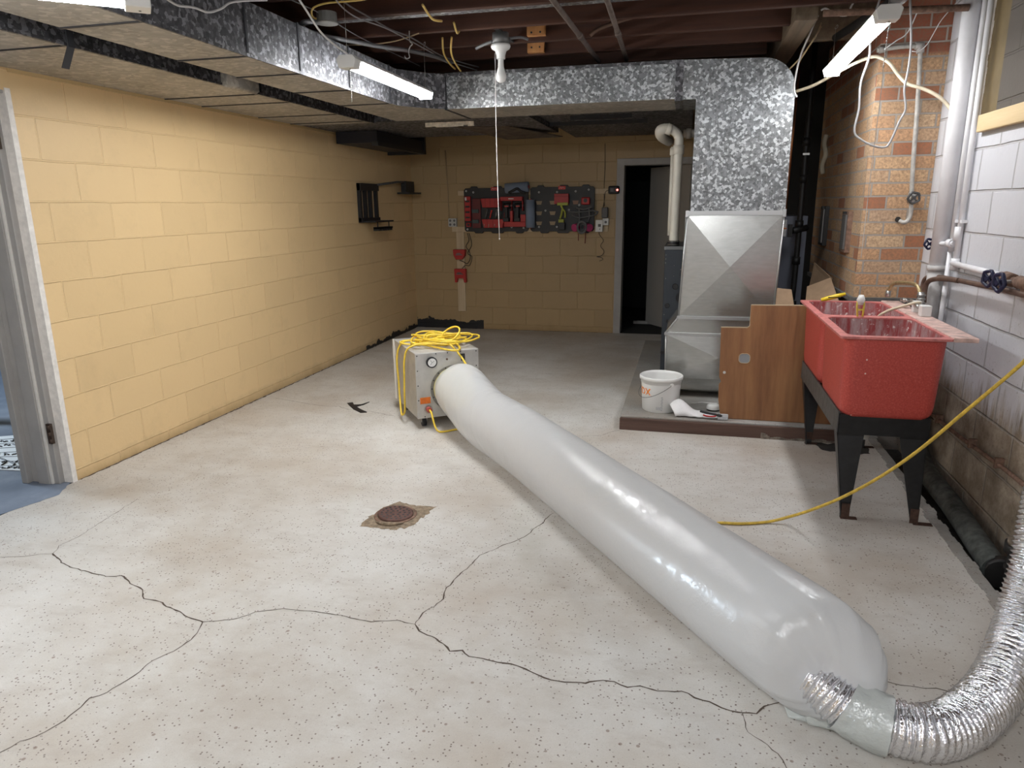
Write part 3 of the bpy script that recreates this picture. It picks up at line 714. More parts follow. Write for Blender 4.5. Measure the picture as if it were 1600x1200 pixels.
for z in (1.135, 1.16): g.tube([(-.115+.044*math.cos(a*PI/12), 5.68+.044*math.sin(a*PI/12), z) for a in range(24)], .003, 6, closed=True)
build_each(g, 'hose_clamp', M_chrome, t)
# grey cabinet and black gas pipe behind, right of the drop
t = thing('boiler_cabinet', 'blue-grey equipment cabinet behind the furnace drop by the chimney', 'cabinet', (.82, 6.7, .092))
g = G(); g.box(.68, .965, 6.5, 7.0, .093, 1.33); build(g, 'cabinet', M_greycab, t, bevel=.004)
g = G(); g.box(.70, .80, 6.493, 6.50, 1.16, 1.30); g.m = [0]*6; build(g, 'label_sticker', plain('white_sticker', (.55, .55, .55), .6, vary=.3, scale=90), t)
g = G(); g.box(.70, .80, 6.489, 6.494, 1.222, 1.232); build(g, 'label_stripe', M_orange, t)
g = G(); g.box(.682, .70, 6.492, 6.50, .80, 1.03); build(g, 'energy_label', plain('yellow_sticker', (.6, .55, .06), .6), t)
t = thing('gas_pipe', 'black iron gas pipe with a valve in the gap right of the drop', 'pipe', (.82, 6.2, .5))
g = G(); g.tube(smoothpath([(.86, 6.2, 2.615), (.86, 6.2, 1.6), (.86, 6.2, 1.0), (.855, 6.2, .66)], 3), .022, 12); g.tube([(.855, 6.2, .62), (.72, 6.2, .60), (.70, 6.2, .62)], .022, 12); build(g, 'pipe', M_iron, t)
g = G()
for z in (.62, .98, 1.27, 1.62, 1.9): g.cyl((.858, 6.2, z-.03), (.858, 6.2, z+.03), .032, 14)
build_each(g, 'coupling', M_iron, t)
g = G(); g.cyl((.80, 6.15, 1.22), (.92, 6.22, 1.24), .026, 12); g.box(.77, .80, 6.12, 6.18, 1.17, 1.27); build(g, 'valve', M_iron, t)
g = G(); g.box(.835, .885, 6.17, 6.18, 1.80, 1.815); build(g, 'pipe_band', M_chrome, t)
g = G(); g.tube([(.78, 6.35, 2.615), (.78, 6.48, 1.33), (.78, 6.50, 1.325)], .009, 8); single(g, 'copper_line', plain('copper', (.55, .22, .10), .35, .9), 'thin copper line beside the black gas pipe', 'pipe')

# ------------------------------------------------------------------ furnace pad
t = thing('furnace_pad', 'low concrete pad with a dark wooden edge under the furnace', 'concrete pad', (.3, 5.5, 0))
g = G(); g.box(-.385, 1.01, 4.49, 7.2, 0, .09); build(g, 'slab', M_slab, t, bevel=.006)
g = G(); g.box(-.385, 1.01, 4.462, 4.49, .0, .078); build(g, 'edge_board', M_skirt, t, bevel=.003)
g = G()
for k in range(40):
    x = .5+.51*k/40; g.box(x, x+.014, 4.458-.004*abs(noise.noise(Vector((x*30, 0, 0)))), 4.4625, .0, .008+.05*abs(noise.noise(Vector((x*9, 5, 0)))))
build(g, 'crumbled_mortar', plain('brown_grey_mortar', (.19, .16, .13), .95, vary=.5, scale=40), t)
# dark ragged patch on the floor under the sink
g = G(); q = [(.80, 4.44), (.98, 4.45), (1.12, 4.43), (1.1, 4.3), (.98, 4.27), (.85, 4.31)]
struct(G().add([(x, y, .0012) for x, y in ragged(q, .03, 4)], [tuple(range(24))]), 'floor_dark_patch', M_mottled_dark)

# ------------------------------------------------------------------ chimney
t = thing('brick_chimney', 'orange brick chimney stack on a concrete base by the white wall', 'chimney', (1.2, 5.6, 0))
g = G(); g.box(1.015, XR-.001, 4.775, 6.52, .86, 2.615); g.m = [0, 0, 0, 0, 1, 1]; build(g, 'brickwork', [M_brickx, M_bricky], t)
g = G(); g.box(1.05, XR-.001, 4.82, 6.52, .0, .845); g.box(1.0, XR-.001, 4.76, 6.52, .835, .862); build(g, 'base', plain('dark_concrete_base', (.13, .125, .12), .9, vary=.3, scale=9), t)
for y0, h, mm in ((5.02, .24, M_rust), (5.85, .27, M_iron)):
    g = G(); g.box(.985, 1.016, y0, y0+.19, 1.12, 1.12+h+.02, 0); g.box(.975, .99, y0+.02, y0+.13, 1.14, 1.12+h, 1)
    c = build(g, 'cleanout_door', [mm, plain('grey_door_metal', (.15, .145, .14), .5, .5)], t, bevel=.002)
    g = G(); g.box(.97, .985, y0+.05, y0+.09, 1.125+h, 1.14+h); build(g, 'latch', M_iron, c)
g = G(); g.tube(smoothpath([(1.0, 6.2, 1.95), (.99, 6.2, 1.88), (1.0, 6.15, 1.80), (.985, 6.18, 1.72), (1.0, 6.2, 1.66)], 4), .018, 8); build(g, 'mortar_blob', plain('mortar_drip', (.45, .40, .30), .9), t)
g = G(); g.cyl((1.215, 4.768, 1.335), (1.215, 4.78, 1.335), .016, 12); build(g, 'pipe_hole', M_mottled_dark, t)

# conduit on the brick
BC = [(0.989, 4.735, 2.277), (1.088, 4.735, 2.288), (1.186, 4.735, 2.289), (1.21, 4.735, 2.278), (1.217, 4.735, 2.247), (1.236, 4.735, 1.955), (1.249, 4.735, 1.674), (1.264, 4.735, 1.457), (1.271, 4.735, 1.375), (1.262, 4.735, 1.335), (1.243, 4.735, 1.318), (1.218, 4.75, 1.328)]
t = thing('brick_pipe', 'thin grey water pipe with a small valve down the brick chimney', 'pipe', (1.24, 4.735, 1.33))
g = G(); g.tube(smoothpath(BC, 4), .0125, 12); build(g, 'pipe', plain('grey_weathered_pipe', (.42, .40, .37), .6, .3, vary=.25, scale=30), t)
g = G(); g.cyl((1.186, 4.735, 2.289), (1.225, 4.735, 2.289), .021, 12); g.cyl((1.216, 4.735, 2.25), (1.214, 4.735, 2.30), .021, 12); g.cyl((1.0, 4.735, 2.278), (1.03, 4.735, 2.282), .019, 12); build_each(g, 'fitting', plain('grey_fitting', (.36, .34, .32), .6, .3), t)
def handwheel(c, axis, r, mat, parent, name='handle'):
    ax = Vector(axis).normalized(); u = ax.orthogonal().normalized(); v = ax.cross(u); c = Vector(c); g = G()
    g.tube([c+(u*math.cos(a*PI/10)+v*math.sin(a*PI/10))*r*(1+.10*math.cos(a*PI/2)) for a in range(20)], r*.24, 8, closed=True)
    for k in range(4):
        d = u*math.cos(k*PI/2)+v*math.sin(k*PI/2); g.tube([c, c+d*r], r*.16, 6)
    g.cyl(c-ax*r*.35, c+ax*r*.35, r*.32, 10)
    return build(g, name, mat, parent)
g = G(); g.cyl((1.264, 4.735, 1.43), (1.266, 4.735, 1.49), .022, 12); g.cyl((1.264, 4.735, 1.46), (1.264, 4.69, 1.46), .012, 10); vb = build(g, 'valve_body', M_chrome, t)
handwheel((1.264, 4.685, 1.46), (0, 1, .1), .030, plain('blackened_steel', (.10, .10, .10), .4, .6), vb)

# ------------------------------------------------------------------ right wall pipes
t = thing('soil_stack', 'thick white painted vertical pipe on the white block wall', 'pipe', (1.325, 4.33, 0))
g = G(); g.tube([(1.325, 4.345, 2.60), (1.325, 4.335, 2.0), (1.325, 4.33, 1.08)], .041, 24); build(g, 'upper_pipe', M_whitepipe, t)
g = G(); g.tube([(1.325, 4.33, 1.08), (1.322, 4.33, .9), (1.32, 4.32, .5)], .041, 24); g.cyl((1.325, 4.33, 1.07), (1.325, 4.33, 1.10), .047, 24); build(g, 'lower_pipe', plain('grey_white_pipe', (.50, .48, .47), .5, vary=.15), t)
g = G(); g.tube(smoothpath([(1.32, 4.32, .5), (1.318, 4.28, .3), (1.31, 4.20, .12), (1.30, 4.05, .05), (1.295, 3.85, .03), (1.29, 3.5, .02), (1.275, 3.2, .01), (1.265, 2.95, 0)], 6), .050, 24)
build(g, 'drain_leg', M_cast, t)
g = G(); g.tube([(1.325, 2.86, .0), (1.325, 2.86, .13)], .062, 24); g.cyl((1.325, 2.86, .12), (1.325, 2.86, .155), .078, 24); g.cyl((1.29, 2.96, 0), (1.27, 2.9, 0), .058, 20); g.cyl((1.325, 2.86, -.1), (1.325, 2.86, .01), .05, 20)
g.tube([(1.325+.064*math.cos(a*PI/12), 2.86+.064*math.sin(a*PI/12), .05) for a in range(24)], .006, 6, closed=True)
build(g, 'cast_hub', M_iron, t)
g = G(); g.cyl((1.325, 2.86, .15), (1.325, 2.86, .17), .07, 24); hb = build(g, 'packed_joint', plain('lead_and_mortar', (.20, .16, .12), .9, vary=.4, scale=40), t)
t = thing('floor_stack', 'dull brown upright pipe at the right picture edge by the foil duct', 'pipe', (1.325, 2.86, .17))
build(G().tube([(1.325, 2.86, .165), (1.328, 2.86, 1.0), (1.33, 2.86, 2.41)], .040, 20), 'pipe', plain('brown_painted_stack', (.20, .165, .115), .6, vary=.25, scale=14), t)
t = thing('water_riser', 'pair of thin white painted water pipes right of the thick stack', 'pipe', (1.34, 4.15, .9))
g = G(); g.tube([(1.350, 4.232, 2.55), (1.350, 4.225, 1.18)], .014, 12); g.tube([(1.350, 4.235, 1.18), (1.350, 4.235, .45)], .013, 12); build(g, 'left_pipe', M_whitepipe, t)
g = G(); g.tube([(1.355, 4.175, 2.50), (1.355, 4.15, 1.12)], .014, 12); build(g, 'right_pipe', M_whitepipe, t)
g = G(); g.cyl((1.352, 4.16, 1.24), (1.352, 4.16, 1.31), .021, 12); g.cyl((1.352, 4.15, 1.09), (1.352, 4.15, 1.15), .021, 12); g.box(1.345, 1.374, 4.12, 4.25, 1.33, 1.345); build_each(g, 'fitting', M_whitepipe, t)
g = G(); g.cyl((1.345, 4.18, 1.225), (1.31, 4.34, 1.215), .012, 12); g.cyl((1.345, 4.20, 1.225), (1.335, 4.235, 1.223), .022, 12); vb = build(g, 'stop_valve', M_whitepipe, t)
handwheel((1.29, 4.385, 1.212), (-.2, 1, 0), .026, M_blueh, vb)
t = thing('wall_pipe', 'white painted pipe with two dark blue valves along the right wall', 'pipe', (1.34, 3.6, 1.12))
g = G(); g.tube([(1.345, 4.16, 1.125), (1.345, 3.86, 1.121), (1.345, 3.55, 1.12)], .015, 12); build(g, 'white_run', M_whitepipe, t)
g = G(); g.tube([(1.345, 3.55, 1.12), (1.345, 3.35, 1.105), (1.345, 2.9, 1.11)], .017, 12); g.cyl((1.345, 3.5, 1.115), (1.345, 3.42, 1.11), .028, 12); g.cyl((1.345, 3.36, 1.11), (1.345, 3.24, 1.11), .028, 12); g.tube([(1.345, 3.30, 1.11), (1.345, 3.28, 1.06)], .02, 10); vb = build(g, 'dark_fitting', M_rust, t)
handwheel((1.29, 3.53, 1.108), (1, .3, 0), .033, M_blueh, vb); handwheel((1.285, 3.40, 1.104), (1, .2, 0), .036, M_blueh, vb)
build_each(G().cyl((1.345, 3.53, 1.11), (1.29, 3.53, 1.108), .008, 8).cyl((1.345, 3.40, 1.11), (1.285, 3.40, 1.104), .008, 8), 'valve_stem', M_chrome, vb)
t = thing('supply_pipe', 'brown water pipes feeding the red sink along the right wall', 'pipe', (1.33, 4.2, .9))
g = G(); g.tube(smoothpath([(1.30, 4.42, .90), (1.30, 4.44, .98), (1.305, 4.42, 1.02), (1.32, 4.36, 1.035), (1.33, 4.26, 1.042), (1.33, 4.05, 1.05), (1.33, 3.73, 1.059), (1.33, 3.449, 1.067), (1.33, 2.7, 1.072)], 5), .012, 12); build(g, 'far_run', M_brown, t)
g = G(); g.tube(smoothpath([(1.27, 4.28, .90), (1.27, 4.29, .97), (1.275, 4.28, 1.012), (1.29, 4.22, 1.035), (1.31, 4.10, 1.047), (1.325, 3.98, 1.052)], 5), .013, 12); build(g, 'near_run', M_brown, t)
wire('wall_conduit', M_rust, [(1.355, 4.75, .287), (1.355, 4.068, .297), (1.355, 3.735, .305), (1.355, 3.422, .32), (1.355, 3.22, .33), (1.355, 2.9, .334)], .0095, 'thin rusty conduit low on the stained right wall', 'pipe', n=10)
g = G()
for y in (4.068, 3.6, 3.3): g.box(1.34, 1.376, y-.008, y+.008, .28+(4.07-y)*.04, .325+(4.07-y)*.04)
build_each(g, 'conduit_clip', M_rust, bpy.data.objects['wall_conduit'])

# ------------------------------------------------------------------ sink
t = thing('laundry_sink', 'red two-basin laundry sink on a black metal stand by the white wall', 'sink', (.94, 3.95, 0))
def rrect(x0, x1, y0, y1, r, n=6):
    out = []
    for cx, cy, a0 in ((x1-r, y1-r, 0), (x0+r, y1-r, PI/2), (x0+r, y0+r, PI), (x1-r, y0+r, 1.5*PI)):
        for i in range(n+1): a = a0+PI/2*i/n; out.append((cx+r*math.cos(a), cy+r*math.sin(a)))
    return out
def loft(g, rings, mat=0, capb=True, smooth=True):
    n = len(rings[0][0]); vs = [(x, y, z) for ring, z in rings for x, y in ring]
    g.add(vs, [(i*n+k, i*n+(k+1) % n, (i+1)*n+(k+1) % n, (i+1)*n+k) for i in range(len(rings)-1) for k in range(n)], mat, smooth)
    if capb: g.add(vs[-n:], [tuple(range(n))], mat, smooth)
XS0, XS1, YS0, YS1, ZR = .685, 1.125, 3.345, 4.575, .86
mid = 3.95
for (y0, y1) in ((YS0, mid-.008), (mid+.008, YS1)):
    g = G(); loft(g, [(rrect(XS0+.02, XS1-.0, y0+.018, y1-.018, .055), ZR-.004), (rrect(XS0+.03, XS1-.012, y0+.028, y1-.026, .055), .54), (rrect(XS0+.034, XS1-.016, y0+.032, y1-.03, .055), .505), (rrect(XS0+.045, XS1-.03, y0+.045, y1-.042, .05), .482), (rrect(XS0+.075, XS1-.06, y0+.075, y1-.07, .04), .476)])
    b = build(g, 'basin', M_sink, t)
    g = G(); loft(g, [(rrect(XS0+.03, XS1-.012, y0+.028, y1-.028, .05), ZR-.002), (rrect(XS0+.045, XS1-.028, y0+.042, y1-.04, .05), .55), (rrect(XS0+.08, XS1-.06, y0+.08, y1-.08, .04), .50)])
    build(g, 'basin_lining', M_sinkin, b)
# rim with two openings
g = G()
zt, zb = ZR+.004, ZR-.006
def rimring(x0, x1, y0, y1, ix0, ix1, iy0, iy1):
    o = rrect(x0, x1, y0, y1, .012); i_ = rrect(ix0, ix1, iy0, iy1, .05); n = len(o)
    vs = [(x, y, zt) for x, y in o]+[(x, y, zt) for x, y in i_]+[(x, y, zb) for x, y in o]+[(x, y, zb-.01) for x, y in i_]
    fs = []
    for k in range(n):
        k2 = (k+1) % n; fs += [(k, k2, n+k2, n+k), (2*n+k, 3*n+k, 3*n+k2, 2*n+k2), (k, 2*n+k, 2*n+k2, k2), (n+k, n+k2, 3*n+k2, 3*n+k)]
    g.add(vs, fs)
rimring(XS0-.008, XS1+.002, YS0-.012, mid, XS0+.03, XS1-.012, YS0+.028, mid-.034)
rimring(XS0-.008, XS1+.002, mid, YS1+.005, XS0+.03, XS1-.012, mid+.034, YS1-.028)
build(g, 'rim', plain('worn_pink_rim', (.58, .19, .175), .5, vary=.3, scale=30), t)
g = G(); g.box(XS1+.002, 1.225, YS0-.005, YS1+.005, zb-.004, zt+.006); build(g, 'deck', M_deck, t, bevel=.004)
# stand: angle iron legs and rails
def leg(x, y, fx, fy, sx, sy):
    g = G(); th = .004
    for (dx, dy) in ((sx, 0), (0, sy)):
        w0, w1 = .115, .034
        if dy: w0, w1 = .075, .03
        pts = []
        for z, px, py, wd in ((.49, x, y, w0), (.385, x, y, w0), (.018, fx, fy, w1), (.004, fx, fy, w1)):
            a = (px, py, z); b = (px+dx*wd, py+dy*wd, z); pts.append((a, b))
        n = Vector((0, -sy if dx else 0, 0)) if dx else Vector((-sx, 0, 0))
        vs = []
        for a, b in pts: vs += [Vector(a), Vector(b), Vector(a)-n*th, Vector(b)-n*th]
        fs = []
        for i in range(3):
            o = i*4; p = o+4
            fs += [(o, o+1, p+1, p), (o+2, p+2, p+3, o+3), (o, p, p+2, o+2), (o+1, o+3, p+3, p+1)]
        fs += [(0, 2, 3, 1), (12, 13, 15, 14)]
        g.add(vs, fs)
    l = build(g, 'leg', M_blackpaint, t)
    g = G(); x0, x1 = (fx-.002, fx+sx*.07) if sx > 0 else (fx+sx*.02, fx+.06); g.box(min(x0, x1), max(x0, x1), fy-.01, fy+.02, 0, .004)
    g.box(min(fx, fx+sx*.036), max(fx, fx+sx*.036), fy-.0015, fy, .004, .075); build(g, 'foot_plate', plain('dark_rust', (.075, .04, .028), .8, .2, vary=.4, scale=60), l)
leg(.718, 3.40, .757, 3.33, 1, 1); leg(1.10, 3.40, 1.085, 3.33, -1, 1); leg(.718, 4.50, .757, 4.42, 1, -1); leg(1.10, 4.50, 1.085, 4.42, -1, -1)
g = G(); g.box(.713, .72, 3.40, 4.52, .395, .50); build(g, 'side_rail', M_rail, t)
g = G(); g.box(.72, 1.10, 3.392, 3.40, .395, .487); g.box(.72, 1.10, 4.50, 4.508, .395, .487); g.box(1.095, 1.10, 3.40, 4.5, .395, .487); build(g, 'cross_rail', M_blackpaint, t)
g = G(); g.tube(smoothpath([(.9, 3.65, .48), (.9, 3.65, .34), (.93, 3.8, .27), (.96, 4.0, .28), (1.0, 4.2, .24), (1.15, 4.35, .22), (1.28, 4.40, .2)], 6), .022, 12); build(g, 'drain_pipe', plain('grey_white_drain', (.42, .40, .37), .5), t)
# faucet
f = thing('sink_faucet', 'worn brass swing-spout faucet on the red sink deck', 'faucet', (1.2, 4.2, .87))
g = G(); g.tube(smoothpath([(1.215, 4.17, .90), (1.215, 4.18, .965), (1.205, 4.22, 1.0), (1.195, 4.34, 1.0), (1.17, 4.48, .985), (1.155, 4.52, .955), (1.15, 4.53, .92)], 6), .0105, 12); build(g, 'spout', M_brass, f)
g = G(); g.cyl((1.15, 4.53, .935), (1.149, 4.532, .90), .015, 12); build(g, 'spout_tip', M_chrome, f)
g = G(); g.cyl((1.215, 4.14, .865), (1.215, 4.16, .97), .018, 12); g.cyl((1.21, 4.02, .90), (1.21, 4.30, .90), .016, 12)
for z in (.91, .93, .95): g.cyl((1.215, 4.15, z), (1.215, 4.152, z+.008), .023, 10)
build(g, 'body', M_chrome, f)
for y in (4.03, 4.28):
    g = G(); g.cyl((1.205, y, .90), (1.17, y, .915), .008, 8); g.tube([(1.165, y-.03, .91), (1.165, y, .918), (1.165, y+.03, .91)], .009, 8); build(g, 'handle', M_chrome, f)
g = G(); g.box(1.165, 1.215, 3.95, 4.0, .87, .925); g.box(1.17, 1.21, 4.10, 4.135, .87, .93); build_each(g, 'white_block', M_whiteplastic, f, bevel=.004)
wire('sink_hose', M_romex, [(1.195, 4.08, .925), (1.16, 4.06, .925), (1.10, 4.08, .90), (1.05, 4.12, .87), (1.01, 4.15, .82), (1.0, 4.16, .70)], .0075, 'cream rubber hose from the faucet into the far basin', 'hose', n=10)
# brush and putty knife on the sink
def handtool(name, label, cat, p0, p1, parts):
    t = thing(name, label, cat, p0)
    for nm, mat, fn in parts:
        g = G(); fn(g); build(g, nm, mat, t)
handtool('caulk_tool', 'yellow ribbed handle tool lying on the far rim of the red sink', 'tool', (.80, 4.53, .875), None,
         [('grip', plain('bright_yellow', (.80, .58, .02), .4), lambda g: g.tube([(.775, 4.46, .882), (.80, 4.46, .888), (.86, 4.46, .906), (.905, 4.46, .92)], [.009, .013, .013, .008], 10)),
          ('groove', M_black, lambda g: g.box(.81, .88, 4.444, 4.447, .898, .902))])
handtool('scrub_brush', 'yellow and white brush standing on the sink divider', 'brush', (.87, 3.96, .865), None,
         [('handle', plain('yellow_handle', (.75, .62, .10), .4), lambda g: (g.tube([(.868, 3.94, .865), (.862, 3.95, .92), (.864, 3.95, .95)], .005, 8), g.tube([(.892, 3.94, .865), (.896, 3.95, .92), (.892, 3.95, .95)], .005, 8), g.box(.862, .897, 3.945, 3.955, .895, .903))),
          ('head', M_whiteplastic, lambda g: (g.tube([(.878, 3.95, .925), (.878, 3.95, .95), (.878, 3.95, .975)], [.013, .021, .012], 12),))])

# ------------------------------------------------------------------ plywood, cardboard
t = thing('plywood_board', 'stepped brown plywood offcut standing on the furnace pad', 'plywood board', (.58, 4.6, .09))
pp = [(.255, .0), (.235, .12), (.232, .22), (.245, .24), (.232, .27), (.226, .585), (.385, .587), (.397, .60), (.397, .73), (.93, .735), (.955, 0)]
Mp = Matrix.Translation((0, 4.55, .092)) @ Matrix.Rotation(R(-5), 4, 'X')
g = G(); g.prism(pp, lambda a, b, h: (a, h, b), 0, .012, M=Mp); build(g, 'panel', M_ply, t, bevel=.0015)
g = G(); hp = rrect(.345, .412, .365, .425, .022)
g.prism(hp, lambda a, b, h: (a, h, b), -.0012, .001, M=Mp); build(g, 'hand_hole', plain('hole_grey', (.25, .26, .27), .6), t)
g = G(); g.tube([Mp @ Vector((a, -.0015, b)) for a, b in hp], .0022, 6, closed=True); build(g, 'hole_edge', M_plyedge, t)
g = G(); g.tube([Mp @ Vector(p) for p in ((.226, .003, .588), (.385, .003, .590), (.399, .003, .603), (.399, .003, .733), (.93, .003, .738))], .004, 6); build(g, 'splintered_edge', M_plyedge, t)
g = G(); g.cyl(Mp @ Vector((.262, -.002, .30)), Mp @ Vector((.262, .002, .30)), .009, 12); build(g, 'paint_dot', plain('dot_grey', (.5, .5, .48), .6), t)
for pts, l in ((((.50, 5.0, .70), (.72, 5.0, .70), (.70, 5.15, .86), (.50, 5.15, .88)), 'flap of brown cardboard poking up left behind the plywood'),
               (((.79, 5.1, .70), (1.0, 5.0, .76), (.97, 5.30, .93), (.83, 5.35, .86)), 'folded brown cardboard sheet behind the far sink rim'),
               (((.90, 5.75, .75), (.995, 5.4, .75), (.995, 5.38, .92), (.93, 5.75, 1.0)), 'upright brown cardboard piece leaning on the chimney')):
    vs = [Vector(p) for p in pts]; nn = (vs[1]-vs[0]).cross(vs[3]-vs[0]).normalized()*.004
    low = [Vector((p.x, p.y, .10)) for p in (vs[0], vs[1])]
    g = G(); V = [vs[0], vs[1], vs[2], vs[3]]+[p+nn for p in vs]; g.add(V, [(0, 1, 2, 3), (7, 6, 5, 4), (0, 4, 5, 1), (1, 5, 6, 2), (2, 6, 7, 3), (3, 7, 4, 0)])
    V = [low[0], low[1], vs[1], vs[0]]; V += [p+Vector((0, .004, 0)) for p in V]; g.add(V, [(0, 1, 2, 3), (7, 6, 5, 4), (0, 4, 5, 1), (1, 5, 6, 2), (2, 6, 7, 3), (3, 7, 4, 0)])
    single(g, 'cardboard_sheet', M_card, l, 'cardboard', 'cardboard behind the plywood')

# ------------------------------------------------------------------ bucket
bx, by, bz = -.135, 4.70, .091
t = thing('paint_bucket', 'white plastic pail with orange lettering on the furnace pad', 'bucket', (bx, by, bz))
Mb = Matrix.Translation((bx, by, bz))
g = G(); g.lathe([(.001, .0), (.116, 0), (.120, .004), (.131, .19), (.1315, .192)], Mb, 48); g.lathe([(.128, .192), (.118, .01), (.001, .008)], Mb, 48); build(g, 'pail', M_whiteplastic, t)
g = G(); g.lathe([(.131, .190), (.134, .192), (.135, .212), (.143, .214), (.144, .234), (.139, .238), (.133, .236), (.131, .215), (.128, .192)], Mb, 48); build(g, 'rim', M_whiteplastic, t)
def bang(ang, r, z): return (bx+r*math.cos(ang), by+r*math.sin(ang), bz+z)
a0 = R(-58)
for aa in (a0, a0+PI):
    g = G(); g.cyl(bang(aa, .130, .198), bang(aa, .148, .198), .010, 12); build(g, 'handle_lug', M_whiteplastic, t)
g = G(); pts = []
for i in range(25):
    u = i/24; aa = a0-PI*u; sag = .10*math.sin(PI*u); pts.append(bang(aa, .146, .198-sag))
g.tube(pts, .0018, 6); build(g, 'wire_handle', M_greyrub, t)
def cyl_text(txt, size, ang_left, z, mat, name, parent, rr=.1305, bold=False):
    cu = bpy.data.curves.new('t', 'FONT'); cu.body = txt; cu.size = size; cu.resolution_u = 3
    if bold: cu.offset = size*.03
    to = bpy.data.objects.new('t', cu); COL.objects.link(to)
    me = bpy.data.meshes.new_from_object(to.evaluated_get(bpy.context.evaluated_depsgraph_get())); bpy.data.objects.remove(to)
    bm = bmesh.new(); bm.from_mesh(me)
    bmesh.ops.subdivide_edges(bm, edges=bm.edges, cuts=1)
    for v in bm.verts:
        r2 = .1165+(z+v.co.y)/.19*.0145+.0012; aa = ang_left+v.co.x/r2
        v.co = Vector((r2*math.cos(aa), r2*math.sin(aa), z+v.co.y))
    bm.to_mesh(me); bm.free(); me.name = name; me.materials.clear(); me.materials.append(mat)
    o = bpy.data.objects.new(name, me); COL.objects.link(o); o.parent = parent; return o
bpy.context.view_layer.update()
cyl_text('HDX', .066, R(-183), .115, M_orangetext, 'brand_print', t, bold=True)
cyl_text('10', .055, R(-170), .050, M_greytext, 'size_print', t)
cyl_text('QUARTS', .028, R(-178), .020, M_greytext, 'unit_print', t, bold=True)
g = G()
for k in range(6):
    for j in range(3):
        aa = R(-100)+k*.045; r2 = .121+.0012; z = .024+j*.007
        g.box(-.0022, .0022, -.0005, .0005, 0, .004, M=Matrix.Translation(bang(aa, r2, z)) @ Matrix.Rotation(aa+PI/2, 4, 'Z'))
for j in range(9):
    aa = R(-84)+.02*(j % 2); r2 = .1225+j*.0009; g.box(-.006, .006, -.0005, .0005, 0, .004, M=Matrix.Translation(bang(aa, r2, .02+j*.011)) @ Matrix.Rotation(aa+PI/2, 4, 'Z'))
build(g, 'fine_print', plain('pale_grey_print', (.45, .46, .48), .6), t)

# cloth and knife
t = thing('cloth', 'white terry cloth crumpled on the pad edge beside the pail', 'cloth', (.06, 4.6, .092))
g = G(); nx, ny = 26, 14; vs = []
for j in range(ny):
    for i in range(nx):
        u = i/(nx-1); v = j/(ny-1); x = -.03+u*.29; y = 4.52+v*(.17-.08*u)+.01*noise.noise(Vector((u*3, 1, v)))
        hgt = (.075*math.exp(-((u-.18)/.22)**2)+.018)*math.sin(PI*min(1, v*1.1+.02))+.012*abs(noise.noise(Vector((u*6, v*5, 2))))
        vs.append((x-.04*math.sin(PI*v)*(1-u), y, .0935+hgt))
g.add(vs, [(j*nx+i, j*nx+i+1, (j+1)*nx+i+1, (j+1)*nx+i) for j in range(ny-1) for i in range(nx-1)], 0, True)
o = build(g, 'fabric', M_towel, t); sd = o.modifiers.new('s', 'SOLIDIFY'); sd.thickness = .005; sd.offset = 1
t = thing('pliers', 'black and red handled pliers lying on the white cloth', 'pliers', (.17, 4.54, .12))
g = G(); g.tube(smoothpath([(.125, 4.53, .138), (.16, 4.52, .132), (.20, 4.515, .128), (.225, 4.51, .126)], 4), .008, 10); build(g, 'grip', M_black, t)
g = G(); g.tube(smoothpath([(.145, 4.515, .118), (.17, 4.505, .114), (.21, 4.50, .116), (.225, 4.505, .12)], 4), .005, 10); build(g, 'red_grip', M_red, t)
g = G(); g.tube([(.222, 4.51, .125), (.25, 4.505, .122), (.262, 4.50, .122)], [.009, .01, .004], 10); build(g, 'jaw', M_iron, t)
t = thing('smoke_alarm', 'small round white alarm lying on the pad by the plywood', 'alarm', (.235, 4.75, .091))
g = G(); g.lathe([(.001, .03), (.03, .03), (.042, .024), (.045, .012), (.044, .0)], Matrix.Translation((.215, 4.74, .10)), 24); build(g, 'cover', M_whiteplastic, t)
g = G(); g.lathe([(.001, .0), (.042, .0), (.042, .012), (.001, .012)], Matrix.Translation((.215, 4.74, .091)), 24); build(g, 'base', M_black, t)
t = thing('tape_dispenser', 'clear small box lying at the foot of the plywood', 'box', (.27, 4.53, .091))
g = G(); g.box(.235, .30, 4.505, 4.535, .092, .128); build(g, 'box', M_glassy, t, bevel=.004)
g = G(); g.box(.239, .296, 4.502, 4.506, .10, .12); build(g, 'printed_label', plain('pale_label', (.5, .52, .55), .5, vary=.2, scale=150), t)
wire('scrap_wire', M_whitecord, [(.07, 4.84, .10), (.10, 4.80, .115), (.14, 4.76, .135), (.19, 4.76, .132), (.24, 4.77, .130)], .0025, 'thin white wire scrap trailing to the round alarm', 'wire')

# ------------------------------------------------------------------ air scrubber box
A0 = Vector((-1.688, 4.178, 0)); rzf = math.atan2(.26, .35)
t = thing('air_scrubber', 'grey metal air scrubber on casters in the middle of the floor', 'air scrubber', tuple(A0), rzf)
W_, D_, Z0, Z1 = .436, .585, .075, .515
def L(g, name, mat, parent=t, **k): return build(g, name, mat, parent, world=False, **k)
L(G().box(0, W_, 0, D_, Z0, Z1), 'housing', M_steelbox, bevel=.004)
g = G(); g.box(.0, W_, -.003, .0, Z0, Z1-.004); L(g, 'front_panel', plain('front_aluminium', (.53, .515, .485), .42, .4, vary=.12, scale=9))
g = G(); g.box(-.008, .006, D_-.02, D_+.006, Z0, Z1); g.box(-.004, .004, D_-.04, D_, .40, .47); L(g, 'corner_trim', M_trimw)
g = G()
for x, z in ((.012, .50), (.42, .50), (.012, .40), (.012, .30), (.012, .2), (.14, .505), (.22, .505), (.31, .505), (.42, .4), (.42, .3), (.05, .085), (.2, .085), (.33, .485)): g.ball((x, -.004, z), .0042, 6)
